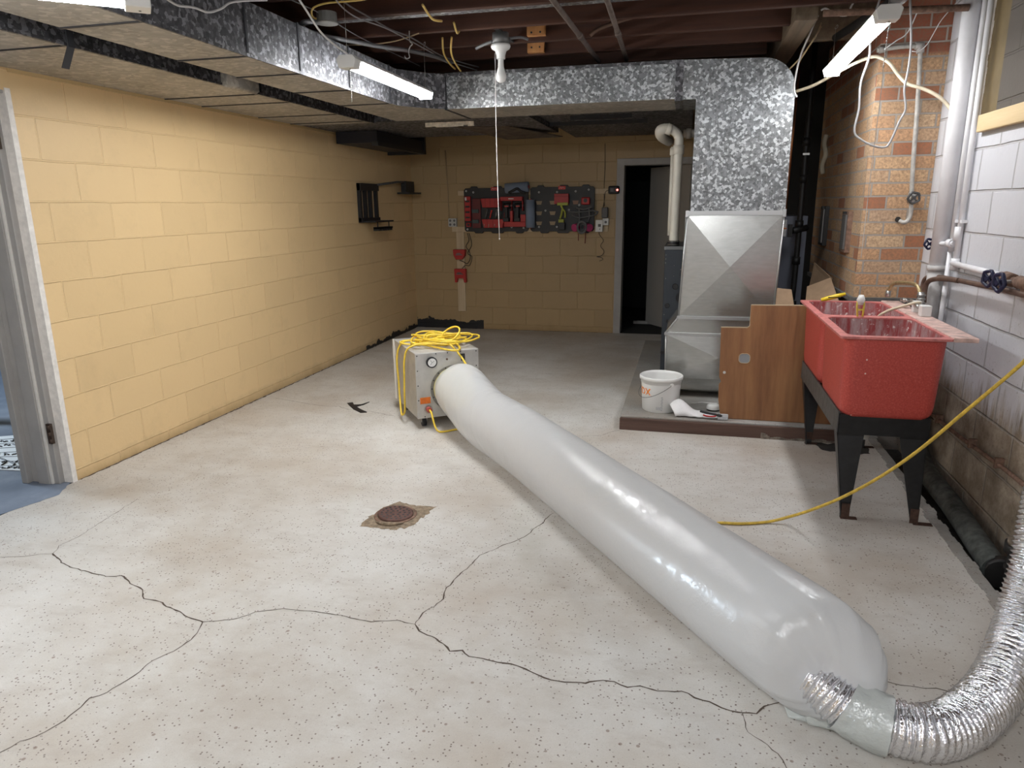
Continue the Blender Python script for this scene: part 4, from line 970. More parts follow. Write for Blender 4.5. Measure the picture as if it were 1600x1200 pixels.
build_each(g, 'screw', M_black, t, world=False)
fr = Matrix.Rotation(R(90), 4, 'X')
def disc(g, x, z, r, y0, y1, n=32): g.lathe([(.001, -y1), (r, -y1), (r, -y0), (.001, -y0)], Matrix.Translation((x, 0, z)) @ fr @ Matrix.Diagonal((1, 1, 1, 1)), n)
g = G(); g.cyl((.108, -.004, .452), (.108, -.020, .452), .036, 32); p = L(g, 'pressure_gauge', M_black)
g = G(); g.cyl((.108, -.0205, .452), (.108, -.0215, .452), .028, 32); L(g, 'gauge_face', M_whiteplastic, p)
g = G()
for a in (.6, 2.2, 4.0): g.tube([(.108, -.0225, .452), (.108+.02*math.cos(a), -.0225, .452+.02*math.sin(a))], .0009, 4)
L(g, 'needle', M_black, p)
g = G(); g.box(.312, .338, -.012, -.003, .445, .49); p = L(g, 'power_switch', M_black)
g = G(); g.box(.318, .332, -.0155, -.012, .468, .484); L(g, 'rocker', plain('switch_grey', (.06, .06, .065), .3), p)
g = G(); g.cyl((.215, -.003, .462), (.215, -.007, .462), .007, 12); L(g, 'plug_hole', M_rust)
g = G(); g.box(.022, .092, -.0045, -.003, .175, .218); L(g, 'warning_label', M_orange)
g = G(); g.cyl((.075, -.003, .135), (.075, -.006, .135), .030, 20); p = L(g, 'inlet_plate', M_chrome)
g = G(); g.cyl((.075, -.006, .135), (.075, -.035, .135), .018, 16); L(g, 'power_inlet', plain('dull_red_plug', (.42, .08, .06), .5), p)
g = G(); g.tube([(.25+.152*math.cos(a*PI/24), -.005, .265+.152*math.sin(a*PI/24)) for a in range(48)], .003, 6, closed=True); g.cyl((.25, -.002, .265), (.25, -.006, .265), .150, 40); L(g, 'outlet_flange', plain('dark_flange', (.25, .24, .225), .5, .4))
g = G(); [g.ball((.25+.146*math.cos(a), -.008, .265+.146*math.sin(a)), .0045, 6) for a in (1.9, 2.3, 2.7, 3.1, 3.5, 3.9, 4.3)]; build_each(g, 'flange_bolt', M_black, t, world=False)
g = G(); g.cyl((.25, -.006, .265), (.25, -.075, .265), .137, 40); L(g, 'tape_collar', M_tapeyel)
for x, y in ((.06, .07), (.37, .07), (.06, .5), (.37, .5)):
    g = G(); g.cyl((x-.013, y, .032), (x+.013, y, .032), .032, 18); p = L(g, 'caster', M_black)
    g = G(); g.box(x-.020, x-.015, y-.015, y+.015, .03, .075); g.box(x+.015, x+.020, y-.015, y+.015, .03, .075); g.box(x-.025, x+.025, y-.03, y+.03, .070, .076); L(g, 'caster_fork', M_chrome, p)
MF = MW[t.name]

# yellow cord coiled on top
g = G(); rnd = random.Random(3)
pts = []
for i in range(230):
    u = i/229; a = u*2*PI*7.3+1.0
    el = .5+.5*math.sin(u*41+.5)
    rx = (.10+.10*el); ry = (.09+.12*(1-el)+.04*math.sin(u*17))
    cx = .225+.05*math.sin(u*29); cy = .27+.08*math.cos(u*23+1)
    pts.append(MF @ Vector((cx+rx*math.cos(a), cy+ry*math.sin(a), Z1+.010+.048*u+.008*math.sin(a*2.3))))
g.tube(smoothpath(pts, 1), .0065, 8)
for sh in range(4):
    rr = (.10, .13, .07, .15)[sh]; c = MF @ Vector((.24+.03*sh, .28-.02*sh, Z1+.012+.012*sh))
    g.tube([c+Vector((rr*1.25*math.cos(k*PI/16), rr*math.sin(k*PI/16), .006*math.sin(k*PI/5))) for k in range(32)], .0065, 8, closed=True)
c = MF @ Vector((.30, .18, Z1+.075))
g.tube([c+Vector((.068*math.cos(k*PI/16), .045*math.sin(k*PI/16), .048*math.sin(k*PI/16+.5))) for k in range(32)], .0065, 8, closed=True)
g.tube(smoothpath([MF @ Vector(p) for p in ((.20, .20, Z1+.05), (.245, .08, Z1+.045), (.30, -.02, Z1-.03), (.325, -.10, Z1-.10), (.33, -.16, Z1-.14))], 6), .0065, 8)
g.tube(smoothpath([MF @ Vector(p) for p in ((.10, .30, Z1+.03), (.02, .33, Z1+.025), (-.02, .35, Z1-.02), (-.035, .36, .40), (-.03, .36, .26), (-.035, .33, .15), (-.045, .27, .065), (-.05, .22, .05), (-.04, .18, .09), (-.045, .15, .20), (-.04, .15, .33), (-.035, .15, .44), (-.01, .15, Z1+.005), (.06, .14, Z1+.035), (.14, .13, Z1+.04))], 6), .0065, 8)
g.tube(smoothpath([MF @ Vector(p) for p in ((.075, -.034, .135), (.078, -.07, .12), (.083, -.10, .06), (.10, -.125, .015), (.15, -.13, .008), (.22, -.12, .008), (.28, -.12, .008))], 6), .0065, 8)
single(g, 'extension_cord', M_yellow, 'bright yellow extension cord piled on the grey air scrubber', 'cord', weld=False)

# inflated film tube
t = thing('inflated_tube', 'long inflated milky plastic tube lying across the concrete floor', 'plastic tube', (-.5, 3.1, 0))
inlet = MF @ Vector((.272, -.035, .275))
d = Vector((.599, -.801, 0)); sv = Vector((.801, .599, 0)); P0 = Vector((.199, 2.2, 0))
T0 = (inlet-P0).dot(d); off0 = (inlet-P0).dot(sv)
vs = []; nseg = 190; nn = 72
TE = .475
for i in range(nseg+1):
    u = i/nseg
    q = 1-(1-u)**1.0
    ring = []
    for k in range(nn):
        a = 2*PI*k/nn
        te = TE+.055*math.cos(a)-.01*math.sin(a)
        tt = lerp(T0, te, u)
        f0 = min(1, (tt-T0)/.55); f0 = f0*f0*(3-2*f0)
        fo = min(1, (tt-T0)/1.1); off = lerp(off0, 0, fo*fo*(3-2*fo))
        rad = lerp(.152, .18, min(1, ((tt-T0)/.10))) if tt-T0 < .1 else .18
        Lc = .13
        if tt > te-Lc:
            w_ = (tt-te+Lc)/Lc; rad *= max(.02, (1-min(1, w_)**2.3))**.5
        zc = lerp(.275, .18, f0) if tt < te-Lc else lerp(.18, .125, ((tt-te+Lc)/Lc)**2)
        # wrinkles: gathers at both ends, soft diagonal creases in the first metre
        endg = max(0, 1-abs(tt-te+.05)/.16)*.016*abs(math.sin(a*8+1.5*math.sin(a*3)+3+tt*2))**.5
        st = max(0, 1-(tt-T0)/1.3)
        wr = st*.0055*noise.noise(Vector((tt*19+math.sin(a)*3.2, math.cos(a)*1.1, 3)))+st*.003*noise.noise(Vector((tt*42+math.sin(a)*6, math.cos(a)*2, 8)))+.0018*noise.noise(Vector((tt*4, math.cos(a)*2, math.sin(a)*2)))
        lob = .004*math.cos(4*a+.6)*(1-endg*20)
        r_ = max(.004, rad*(1+(lob+wr)/.18)-endg)
        p = P0+d*tt+sv*(off+r_*math.cos(a)); z = zc+r_*math.sin(a)
        ring.append(Vector((p.x, p.y, max(.003, z))))
    vs += ring
g = G(); g.add(vs, [(i*nn+k, i*nn+(k+1) % nn, (i+1)*nn+(k+1) % nn, (i+1)*nn+k) for i in range(nseg) for k in range(nn)], 0, True)
g.add(vs[-nn:], [tuple(range(nn))], 0, True)
build(g, 'film_body', M_film, t)
# tied corner of film gathered around the foil duct
FD = [(0.385, 1.895, 0.135), (0.42, 1.872, 0.125), (0.455, 1.852, 0.108), (0.50, 1.835, 0.088), (0.542, 1.815, 0.078), (0.585, 1.80, 0.074), (0.628, 1.797, 0.072), (0.682, 1.798, 0.072), (0.756, 1.839, 0.072), (0.833, 1.912, 0.075), (0.909, 1.997, 0.1), (0.965, 2.072, 0.15), (1.015, 2.153, 0.2), (1.045, 2.203, 0.28), (1.07, 2.239, 0.38), (1.10, 2.303, 0.5), (1.14, 2.378, 0.62), (1.20, 2.44, .8), (1.25, 2.36, 1.1), (1.27, 2.2, 1.45), (1.30, 2.05, 1.74)]
fp = smoothpath(FD, 5)
cum = [0]
for i in range(1, len(fp)): cum.append(cum[-1]+(fp[i]-fp[i-1]).length)
def at_len(s_):
    for i in range(1, len(fp)):
        if cum[i] >= s_: return fp[i-1].lerp(fp[i], (s_-cum[i-1])/max(1e-9, cum[i]-cum[i-1]))
    return fp[-1]
def crinkle_tube(g, s0, s1, step, rf, n=40, amp=.003, mat=0):
    m = int((s1-s0)/step); P = [at_len(s0+i*step) for i in range(m+1)]
    vs = []; nrm = Vector((0, 0, 1))
    for i in range(m+1):
        T_ = (P[min(i+1, m)]-P[max(i-1, 0)]).normalized(); nrm = (nrm-T_*nrm.dot(T_)).normalized(); bi = T_.cross(nrm)
        for k in range(n):
            a = 2*PI*k/n; r_ = rf(i, s0+i*step, a)
            v_ = P[i]+(nrm*math.cos(a)+bi*math.sin(a))*r_
            v_ += v_.normalized()*0; v_.z = max(.003, v_.z+amp*noise.noise(v_*60)); v_.x += amp*noise.noise(v_*60+Vector((4, 4, 4)))
            vs.append(v_)
    g.add(vs, [(i*n+k, i*n+(k+1) % n, (i+1)*n+(k+1) % n, (i+1)*n+k) for i in range(m) for k in range(n)], mat, True)
t = thing('foil_duct', 'silver foil flexible duct curving up from the end of the plastic tube', 'flexible duct', (.7, 1.85, 0))
g = G(); pitch = .0155
def rf(i, s_, a):
    ph = (s_/pitch+a/(2*PI)) % 1; rib = .0075*math.exp(-((ph-.5)/.2)**2)
    return .067+rib+.0035*noise.noise(Vector((s_*70, math.cos(a)*3, math.sin(a)*3)))
crinkle_tube(g, 0, cum[-1], .0026, rf, 44, .0015); build(g, 'foil_wall', M_foil, t)
g = G(); sw0 = .115
crinkle_tube(g, sw0, sw0+.125, .006, lambda i, s_, a: .079+.004*noise.noise(Vector((s_*18, math.cos(a)*2.2, math.sin(a)*2.2)))+.003*math.cos(a*3), 40, .004); build(g, 'tape_wrap', M_tape, t)
# loose tape tabs sticking film to duct
def sheet(g, quad, nx=8, ny=8, amp=.006, seed=0):
    A, B, C_, D = [Vector(p) for p in quad]; vs = []
    nrm = (B-A).cross(D-A).normalized()
    for j in range(ny+1):
        for i in range(nx+1):
            u, v = i/nx, j/ny; p = A.lerp(B, u).lerp(D.lerp(C_, u), v); vs.append(p+nrm*amp*noise.noise(p*30+Vector((seed, 0, 0))))
    g.add(vs, [(j*(nx+1)+i, j*(nx+1)+i+1, (j+1)*(nx+1)+i+1, (j+1)*(nx+1)+i) for j in range(ny) for i in range(nx)], 0, True)
g = G(); sheet(g, [(.33, 1.905, .035), (.345, 1.86, .006), (.40, 1.845, .012), (.385, 1.91, .085)], seed=1)
sheet(g, [(.375, 1.885, .055), (.395, 1.84, .008), (.455, 1.83, .010), (.43, 1.865, .070)], seed=4, amp=.012)
o = build(g, 'tape_tab', M_tape, t); sd = o.modifiers.new('s', 'SOLIDIFY'); sd.thickness = .0006

# ------------------------------------------------------------------ floor drain and trash
t = thing('floor_drain', 'rusty round drain grate set in broken concrete', 'drain', (-1.31, 2.905, 0))
Md = Matrix.Translation((-1.31, 2.905, .002)) @ Matrix.Rotation(R(3), 4, 'Y')
g = G(); g.lathe([(.001, .010), (.080, .010), (.086, .007), (.086, 0)], Md, 40)
build(g, 'grate', M_grating, t)
g = G()
for rr, nn_ in ((.022, 6), (.044, 12), (.066, 18)):
    for k in range(nn_):
        a = 2*PI*k/nn_+rr*20; c = Md @ Vector((rr*math.cos(a), rr*math.sin(a), .0102)); g.cyl(c, c+Vector((0, 0, .0005)), .0060, 8, smooth=False)
build(g, 'grate_holes', M_black, t)
g = G(); g.lathe([(.090, .004), (.100, .004), (.104, .0), (.088, 0)], Matrix.Translation((-1.31, 2.905, 0)), 40); build(g, 'ring', M_rust, t)
g = G(); g.tube([(-1.31+.115*math.cos(R(a)), 2.905+.115*math.sin(R(a)), .006) for a in range(240, 320, 8)], [.003, .006, .008, .009, .011, .012, .010, .008, .005, .003], 6); build(g, 'mortar_lump', M_patch, t)
g = G(); zt_ = .006
q = [(-2.42, 4.70), (-2.38, 4.64), (-2.33, 4.66), (-2.30, 4.74), (-2.31, 4.66), (-2.34, 4.60), (-2.29, 4.55), (-2.20, 4.48), (-2.24, 4.46), (-2.33, 4.53), (-2.40, 4.61), (-2.45, 4.67)]
g.prism(q, lambda a, b, h: (a, b, h), .001, zt_); single(g, 'black_scrap', M_black, 'small black plastic scrap lying on the floor near the left wall', 'scrap')

# ------------------------------------------------------------------ shop lights
def shop_light(label, loc, rz, L_=1.2, power=1.0):
    """origin at the near end, running along local +y; z is the fixture middle"""
    t = thing('shop_light', label, 'ceiling light', loc, rz, 'hanging LED shop lights')
    g = G(); prof = [(-.050, .012), (-.034, .030), (.034, .030), (.050, .012), (.048, .006), (-.048, .006)]
    g.prism(prof, lambda a, b, h: (a, h, b), 0.07, L_-.01); build(g, 'housing', M_trimw, t, world=False)
    g = G(); pr = [(-.050, .005), (-.028, -.020), (.028, -.020), (.050, .005)]
    g.prism(pr, lambda a, b, h: (a, h, b), 0.072, L_-.012); build(g, 'diffuser', emis('lit_diffuser', (.965, .985, 1), LED*power), t, world=False)
    g = G(); pr = [(-.052, .013), (-.036, .032), (.036, .032), (.052, .013), (.040, -.027), (-.040, -.027)]
    g.prism(pr, lambda a, b, h: (a, h, b), 0, .07); build(g, 'end_cap', M_whiteplastic, t, world=False, bevel=.003)
    g = G(); g.prism(pr, lambda a, b, h: (a, h, b), L_-.012, L_); build(g, 'end_cap', M_glassy, t, world=False)
    g = G(); g.cyl((.008, .03, -.0275), (.008, .03, -.0285), .004, 8); build(g, 'switch_hole', M_black, t, world=False)
    return t
l1 = shop_light('lit LED shop light hanging left of the pull-string bulb', (-1.667, 3.408, 2.130), R(0.5), 1.13, 1.55)
l2 = shop_light('lit LED shop light hanging by the brick chimney', (.745, 3.41, 2.185), R(-1), 1.38, .60)
l0 = shop_light('lit LED shop light at the upper left picture edge', (-1.60, 1.995, 2.045), R(131), 1.22, .82)
l3_fill = shop_light('added unseen fill light behind the camera position', (-.95, -.75, 2.30), R(-90), 1.22, 2.8)  # unseen light added to brighten the foreground
def chain(pts, parent, name='pull_chain'):
    g = G(); P = smoothpath(pts, 8)
    g.tube(P, .0012, 5)
    s_ = 0; last = P[0]
    for p in P:
        if (p-last).length > .006: g.ball(p, .0028, 6); last = p
    build(g, name, M_chrome, parent)
chain([(-1.66, 3.437, 2.102), (-1.66, 3.435, 2.02), (-1.66, 3.432, 1.945)], l1)
chain([(.755, 3.44, 2.155), (.752, 3.44, 2.07), (.75, 3.44, 1.985)], l2)
wire('pull_cord', M_whitecord, [(.75, 3.44, 1.985), (.755, 3.45, 1.90), (.75, 3.45, 1.6), (.748, 3.45, 1.2)], .0012, None, None, parent=l2)
for (x, y, z1, z0, par) in ((-1.667, 3.43, 2.42, 2.16, l1), (-1.66, 4.49, 2.42, 2.16, l1), (.76, 4.74, 2.415, 2.215, l2), (.75, 3.47, 2.415, 2.215, l2)):
    g = G(); g.tube([(x, y, z1), (x, y, z0)], .0012, 5); g.tube(smoothpath([(x, y, z1+.003), (x+.008, y, z1+.012), (x+.010, y, z1), (x, y, z1-.01), (x-.006, y, z1-.002)], 4), .0018, 6); build(g, 'hanging_wire', M_chrome, par)
wire('power_cord', M_whitecord, [(-1.667, 3.49, 2.158), (-1.66, 3.40, 2.168), (-1.651, 3.254, 2.18), (-1.644, 3.124, 2.205), (-1.64, 3.02, 2.255), (-1.65, 2.95, 2.31), (-1.69, 2.93, 2.40)], .0045, None, None, parent=l1, n=8)
wire('power_cord', M_whitecord, [(-1.62, 2.06, 2.08), (-1.70, 2.2, 2.11), (-1.82, 2.40, 2.15), (-1.86, 2.48, 2.167), (-1.87, 2.572, 2.184), (-1.88, 2.667, 2.191), (-1.88, 2.753, 2.223), (-1.88, 2.823, 2.263), (-1.88, 2.94, 2.299), (-1.88, 3.10, 2.34)], .0045, None, None, parent=l0, n=8)

# bare bulb with pull string
t = thing('bulb_holder', 'unlit bulb in a white porcelain ceiling holder with long pull string', 'light bulb', (-1.13, 4.35, 2.42))
g = G(); g.cyl((-1.13, 4.35, 2.42), (-1.13, 4.35, 2.355), .048, 24); build(g, 'junction_box', plain('galvanised_box', (.16, .16, .155), .5, .6), t)
Mh = Matrix.Translation((-1.13, 4.35, 2.15))
g = G(); g.lathe([(.001, .210), (.056, .208), (.058, .195), (.052, .183), (.034, .172), (.027, .150), (.026, .128)], Mh, 28); build(g, 'porcelain_base', M_porcelain, t)
g = G(); g.lathe([(.001, -.002), (.012, -.001), (.026, .008), (.032, .026), (.031, .042), (.024, .064), (.018, .084), (.0165, .108), (.0165, .128)], Mh, 28); build(g, 'bulb', plain('frosted_bulb', (.78, .78, .76), .2), t)
g = G(); g.tube([(-1.16, 4.33, 2.31), (-1.16, 4.33, 1.9), (-1.156, 4.335, 1.5), (-1.152, 4.34, 1.245)], .0022, 6); g.ball((-1.152, 4.34, 1.238), .005, 8); build(g, 'pull_string', plain('white_string', (.85, .83, .8), .7), t)
g = G(); g.tube(smoothpath([(-1.18, 4.36, 2.38), (-1.24, 4.38, 2.37), (-1.30, 4.42, 2.36)], 4), .009, 8); g.tube(smoothpath([(-1.08, 4.36, 2.39), (-1.02, 4.40, 2.40), (-.98, 4.42, 2.39)], 4), .008, 8); build(g, 'cable_whip', M_greyrub, t)
# second unlit bulb at the top right
g = G(); g.box(-1.145, -1.115, 4.252, 4.62, 2.42, 2.43); build(g, 'mounting_bar', M_iron, t)
t = thing('ceiling_bulb', 'unlit round bulb above the near end of the right shop light', 'light bulb', (.80, 3.55, 2.42))
g = G(); g.ball((.80, 3.52, 2.27), .038, 14); build(g, 'globe', plain('clear_grey_glass', (.5, .5, .5), .1, Transmission_Weight=.5), t)
g = G(); g.cyl((.80, 3.52, 2.30), (.80, 3.52, 2.42), .028, 16); build(g, 'holder', M_porcelain, t)
# octagon junction box with grey conduit
t = thing('junction_box', 'round grey junction box under the joists above the left shop light', 'junction box', (-1.88, 3.66, 2.42))
g = G(); g.cyl((-1.88, 3.66, 2.372), (-1.88, 3.66, 2.42), .052, 16, smooth=False); build(g, 'box', plain('zinc_box', (.20, .20, .19), .5, .5), t)
g = G(); g.cyl((-1.88, 3.66, 2.366), (-1.88, 3.66, 2.373), .055, 24); build(g, 'cover', plain('zinc_cover', (.30, .29, .27), .5, .5), t)
g = G(); g.tube(smoothpath([(-1.95, 3.70, 2.39), (-2.0, 3.644, 2.38), (-2.05, 3.70, 2.375), (-2.06, 3.80, 2.37), (-2.03, 3.92, 2.37), (-1.98, 4.02, 2.37), (-1.93, 4.10, 2.37), (-1.85, 4.25, 2.37), (-1.75, 4.45, 2.38), (-1.65, 4.68, 2.38), (-1.62, 4.9, 2.38)], 5), .0125, 10); build(g, 'flex_conduit', plain('grey_armoured_cable', (.15, .15, .155), .5, .4), t)

# ceiling wires
W = {
'twist_a': [(-1.653, 3.259, 2.405), (-1.712, 3.501, 2.395), (-1.73, 3.715, 2.395), (-1.682, 3.931, 2.395), (-1.665, 4.262, 2.395), (-1.658, 4.689, 2.395), (-1.648, 4.913, 2.395), (-1.555, 5.288, 2.395)],
'twist_b': [(-1.651, 3.299, 2.405), (-1.684, 3.516, 2.405), (-1.678, 3.721, 2.402), (-1.677, 4.01, 2.402), (-1.639, 4.25, 2.402), (-1.642, 4.706, 2.40), (-1.595, 4.964, 2.40), (-1.516, 5.206, 2.40)],
'romex_box': [(-1.45, 3.41, 2.41), (-1.555, 3.423, 2.4), (-1.642, 3.431, 2.4), (-1.76, 3.431, 2.4), (-1.859, 3.486, 2.4), (-1.928, 3.59, 2.4), (-1.954, 3.67, 2.4), (-1.91, 3.665, 2.4)],
'thin1': [(-1.93, 3.0, 2.40), (-1.90, 3.574, 2.41), (-1.938, 4.145, 2.41), (-1.927, 4.692, 2.41), (-1.922, 5.1, 2.41)],
'tan1': [(-2.102, 4.312, 2.405), (-1.945, 4.34, 2.405), (-1.756, 4.29, 2.405), (-1.582, 4.2, 2.415)],
'romex_right': [(0.602, 5.0, 2.113), (0.693, 4.90, 2.131), (0.79, 4.8, 2.175), (0.881, 4.72, 2.215), (0.955, 4.68, 2.235), (0.996, 4.66, 2.225), (1.04, 4.62, 2.185), (1.085, 4.60, 2.12), (1.127, 4.56, 2.067), (1.198, 4.52, 2.033), (1.268, 4.48, 1.984), (1.323, 4.45, 1.918), (1.34, 4.43, 1.86)],
'loop': [(0.868, 4.2, 2.43), (0.847, 4.2, 2.33), (0.841, 4.2, 2.241), (0.845, 4.2, 2.152), (0.818, 4.2, 2.032), (0.822, 4.2, 1.908), (0.811, 4.2, 1.799), (0.847, 4.2, 1.756), (0.911, 4.2, 1.723), (0.967, 4.2, 1.715), (0.991, 4.2, 1.746), (1.02, 4.2, 1.838), (1.043, 4.2, 1.899), (1.026, 4.2, 1.991), (1.034, 4.2, 2.096), (1.03, 4.2, 2.23), (1.002, 4.2, 2.42)],
'drop_white': [(0.68, 4.9, 2.518), (0.634, 4.9, 2.396), (0.599, 4.9, 2.291), (0.583, 4.9, 2.184), (0.581, 4.9, 2.111), (0.6, 4.9, 2.066)],
'scrap_white': [(0.638, 4.5, 2.455), (0.66, 4.5, 2.463), (0.695, 4.5, 2.442), (0.735, 4.5, 2.423), (0.777, 4.5, 2.424), (0.789, 4.5, 2.464), (0.811, 4.5, 2.5)],
'tan_r1': [(0.737, 5.08, 2.568), (0.70, 4.96, 2.45), (0.651, 4.94, 2.361), (0.6, 4.93, 2.289), (0.551, 4.95, 2.239)],
'tan_r2': [(0.754, 5.08, 2.538), (0.69, 4.95, 2.423), (0.64, 4.95, 2.34), (0.60, 4.95, 2.27)],
'romex_top': [(0.914, 4.1, 2.39), (0.998, 4.11, 2.395), (1.099, 4.12, 2.395), (1.189, 4.12, 2.395), (1.32, 4.12, 2.39)],
'thinR': [(1.313, 4.5, 2.464), (1.241, 4.5, 2.371), (1.212, 4.5, 2.311), (1.183, 4.5, 2.25), (1.146, 4.5, 2.221), (1.115, 4.5, 2.222)],
'whiteR2': [(0.978, 4.5, 2.24), (1.03, 4.5, 2.278), (1.082, 4.5, 2.316), (1.12, 4.5, 2.42)],
}
S = [('twist_a', 'cable', M_greycord, .0035, 'grey twisted cable crossing under the joists, the lower of the pair'),
 ('twist_b', 'cable', plain('dark_grey_cable', (.14, .13, .13), .6), .004, 'dark grey cable running beside the grey twisted cable'),
 ('romex_box', 'cable', M_yelcable, .0045, 'yellow cable curling into the round junction box'),
 ('thin1', 'cable', M_greyrub, .003, 'thin dark cable along the top of the left duct'),
 ('tan1', 'cable', M_tancord, .0035, 'tan cable sagging under the joists behind the left shop light'),
 ('romex_right', 'cable', M_romex, .0095, 'thick cream cable draped in front of the brick chimney'),
 ('loop', 'cable', M_greycord, .0055, 'grey cord hanging in a long loop before the chimney'),
 ('drop_white', 'cable', M_whitecord, .0055, 'white cable end dangling at the right of the furnace duct'),
 ('scrap_white', 'cable', M_whitecord, .005, 'wavy white cable scrap under the ceiling left of the right shop light'),
 ('tan_r1', 'cable', M_tancord, .0045, 'tan cable dropping behind the duct elbow, the left one'),
 ('tan_r2', 'cable', M_tancord, .004, 'tan cable dropping behind the duct elbow, the right one'),
 ('romex_top', 'cable', M_whitecord, .008, 'white cable running to the thick stack at the upper right'),
 ('thinR', 'wire', M_whitecord, .0022, 'thin white wire slanting down to the conduit elbow on the brick'),
 ('whiteR2', 'wire', M_whitecord, .003, 'short thin wire rising right of the right shop light')]
for k, cat, m_, r_, lab in S: wire('hanging_cable' if r_ > .004 else 'hanging_wire', m_, W[k], r_, lab, cat, n=8)
for pts, lab in (([(-1.367, 3.70, 2.43), (-1.372, 3.85, 2.40), (-1.354, 3.952, 2.41)], 'yellow cable bit poking below the metal joist pan'),
                 ([(-1.34, 4.12, 2.44), (-1.345, 4.19, 2.40), (-1.35, 4.27, 2.44)], 'short yellow cable loop at the third joist'),
                 ([(-1.54, 4.50, 2.45), (-1.57, 4.60, 2.385), (-1.60, 4.80, 2.36), (-1.61, 4.95, 2.35)], 'left of two yellow cable tails left of the bulb'),
                 ([(-1.48, 4.50, 2.45), (-1.52, 4.60, 2.385), (-1.56, 4.80, 2.36), (-1.58, 4.98, 2.34)], 'right of two yellow cable tails left of the bulb')):
    wire('cable_tail', M_yelcable, pts, .006, lab, 'cable', 'yellow cable tails at the joists', n=8)
g = G(); g.tube(smoothpath([(-1.62, 4.15, 2.42), (-1.62, 4.15, 2.37), (-1.605, 4.15, 2.35), (-1.62, 4.15, 2.335), (-1.63, 4.15, 2.31), (-1.625, 4.15, 2.28), (-1.645, 4.15, 2.275), (-1.655, 4.15, 2.29)], 5), .0035, 8)
single(g, 'ceiling_hook', M_chrome, 'small steel S hook hanging from the joists near the left light', 'hook')
g = G(); g.cyl((1.05, 3.2, 2.39), (.79, 4.9, 2.39), .022, 14); g.cyl((.92, 4.05, 2.39), (.915, 4.10, 2.39), .028, 14)
single(g, 'iron_pipe', M_iron, 'black iron pipe slanting above the right shop light', 'pipe')
g = G(); g.cyl((.62, 4.28, 2.39), (1.30, 4.30, 2.375), .017, 14); single(g, 'ceiling_pipe', M_rust, 'brown pipe running right under the ceiling to the thick stack', 'pipe')

# yellow cord on the right
t = single(G().tube(smoothpath([(0.17, 3.10, .008), (0.204, 3.134, 0.008), (0.304, 3.149, 0.008), (0.42, 3.192, 0.009), (0.516, 3.2, 0.042), (0.593, 3.12, 0.12), (0.701, 3.05, 0.223), (0.817, 2.97, 0.36), (0.921, 2.9, 0.508), (1.008, 2.82, 0.668), (1.076, 2.72, 0.819), (1.113, 2.65, 0.916), (1.143, 2.58, 1.017), (1.192, 2.5, 1.142), (1.30, 2.40, 1.35), (1.37, 2.35, 1.5)], 6), .0068, 10), 'yellow_cord', M_yeldull, 'grubby yellow cord rising across the sink legs to the right wall', 'cord')

# ------------------------------------------------------------------ wall rack on the left wall
t = thing('wall_rack', 'black metal tool holder with an arm on the yellow left wall', 'wall rack', (-3.2, 6.8, 1.3))
g = G()
for y in (6.62, 6.74, 6.86, 7.0): g.box(-3.198, -3.165, y-.02, y+.02, 1.30, 1.665)
g.box(-3.198, -3.155, 6.60, 7.03, 1.60, 1.67); g.box(-3.198, -3.155, 6.60, 7.03, 1.29, 1.335); build(g, 'back_plate', M_black, t)
g = G(); g.tube([(-3.16, 7.0, 1.66), (-3.12, 7.45, 1.70), (-3.12, 7.72, 1.705)], .012, 8); build(g, 'arm', M_rail, t)
g = G(); g.box(-3.15, -3.09, 7.62, 7.86, 1.59, 1.715); g.box(-3.15, -3.0, 7.50, 7.84, 1.575, 1.595); build(g, 'arm_hook', M_black, t)
g = G(); g.box(-3.198, -3.02, 6.62, 7.06, 1.29, 1.305); g.tube([(-3.05, 6.72, 1.295), (-3.05, 6.72, 1.225)], .006, 6); g.tube([(-3.05, 7.0, 1.295), (-3.05, 7.0, 1.225)], .006, 6)
for k in range(6): g.box(-3.09, -3.02, 6.70+k*.055, 6.74+k*.055, 1.205, 1.24)
g.box(-3.09, -3.02, 6.70, 7.03, 1.225, 1.243); build(g, 'lower_shelf', M_black, t)

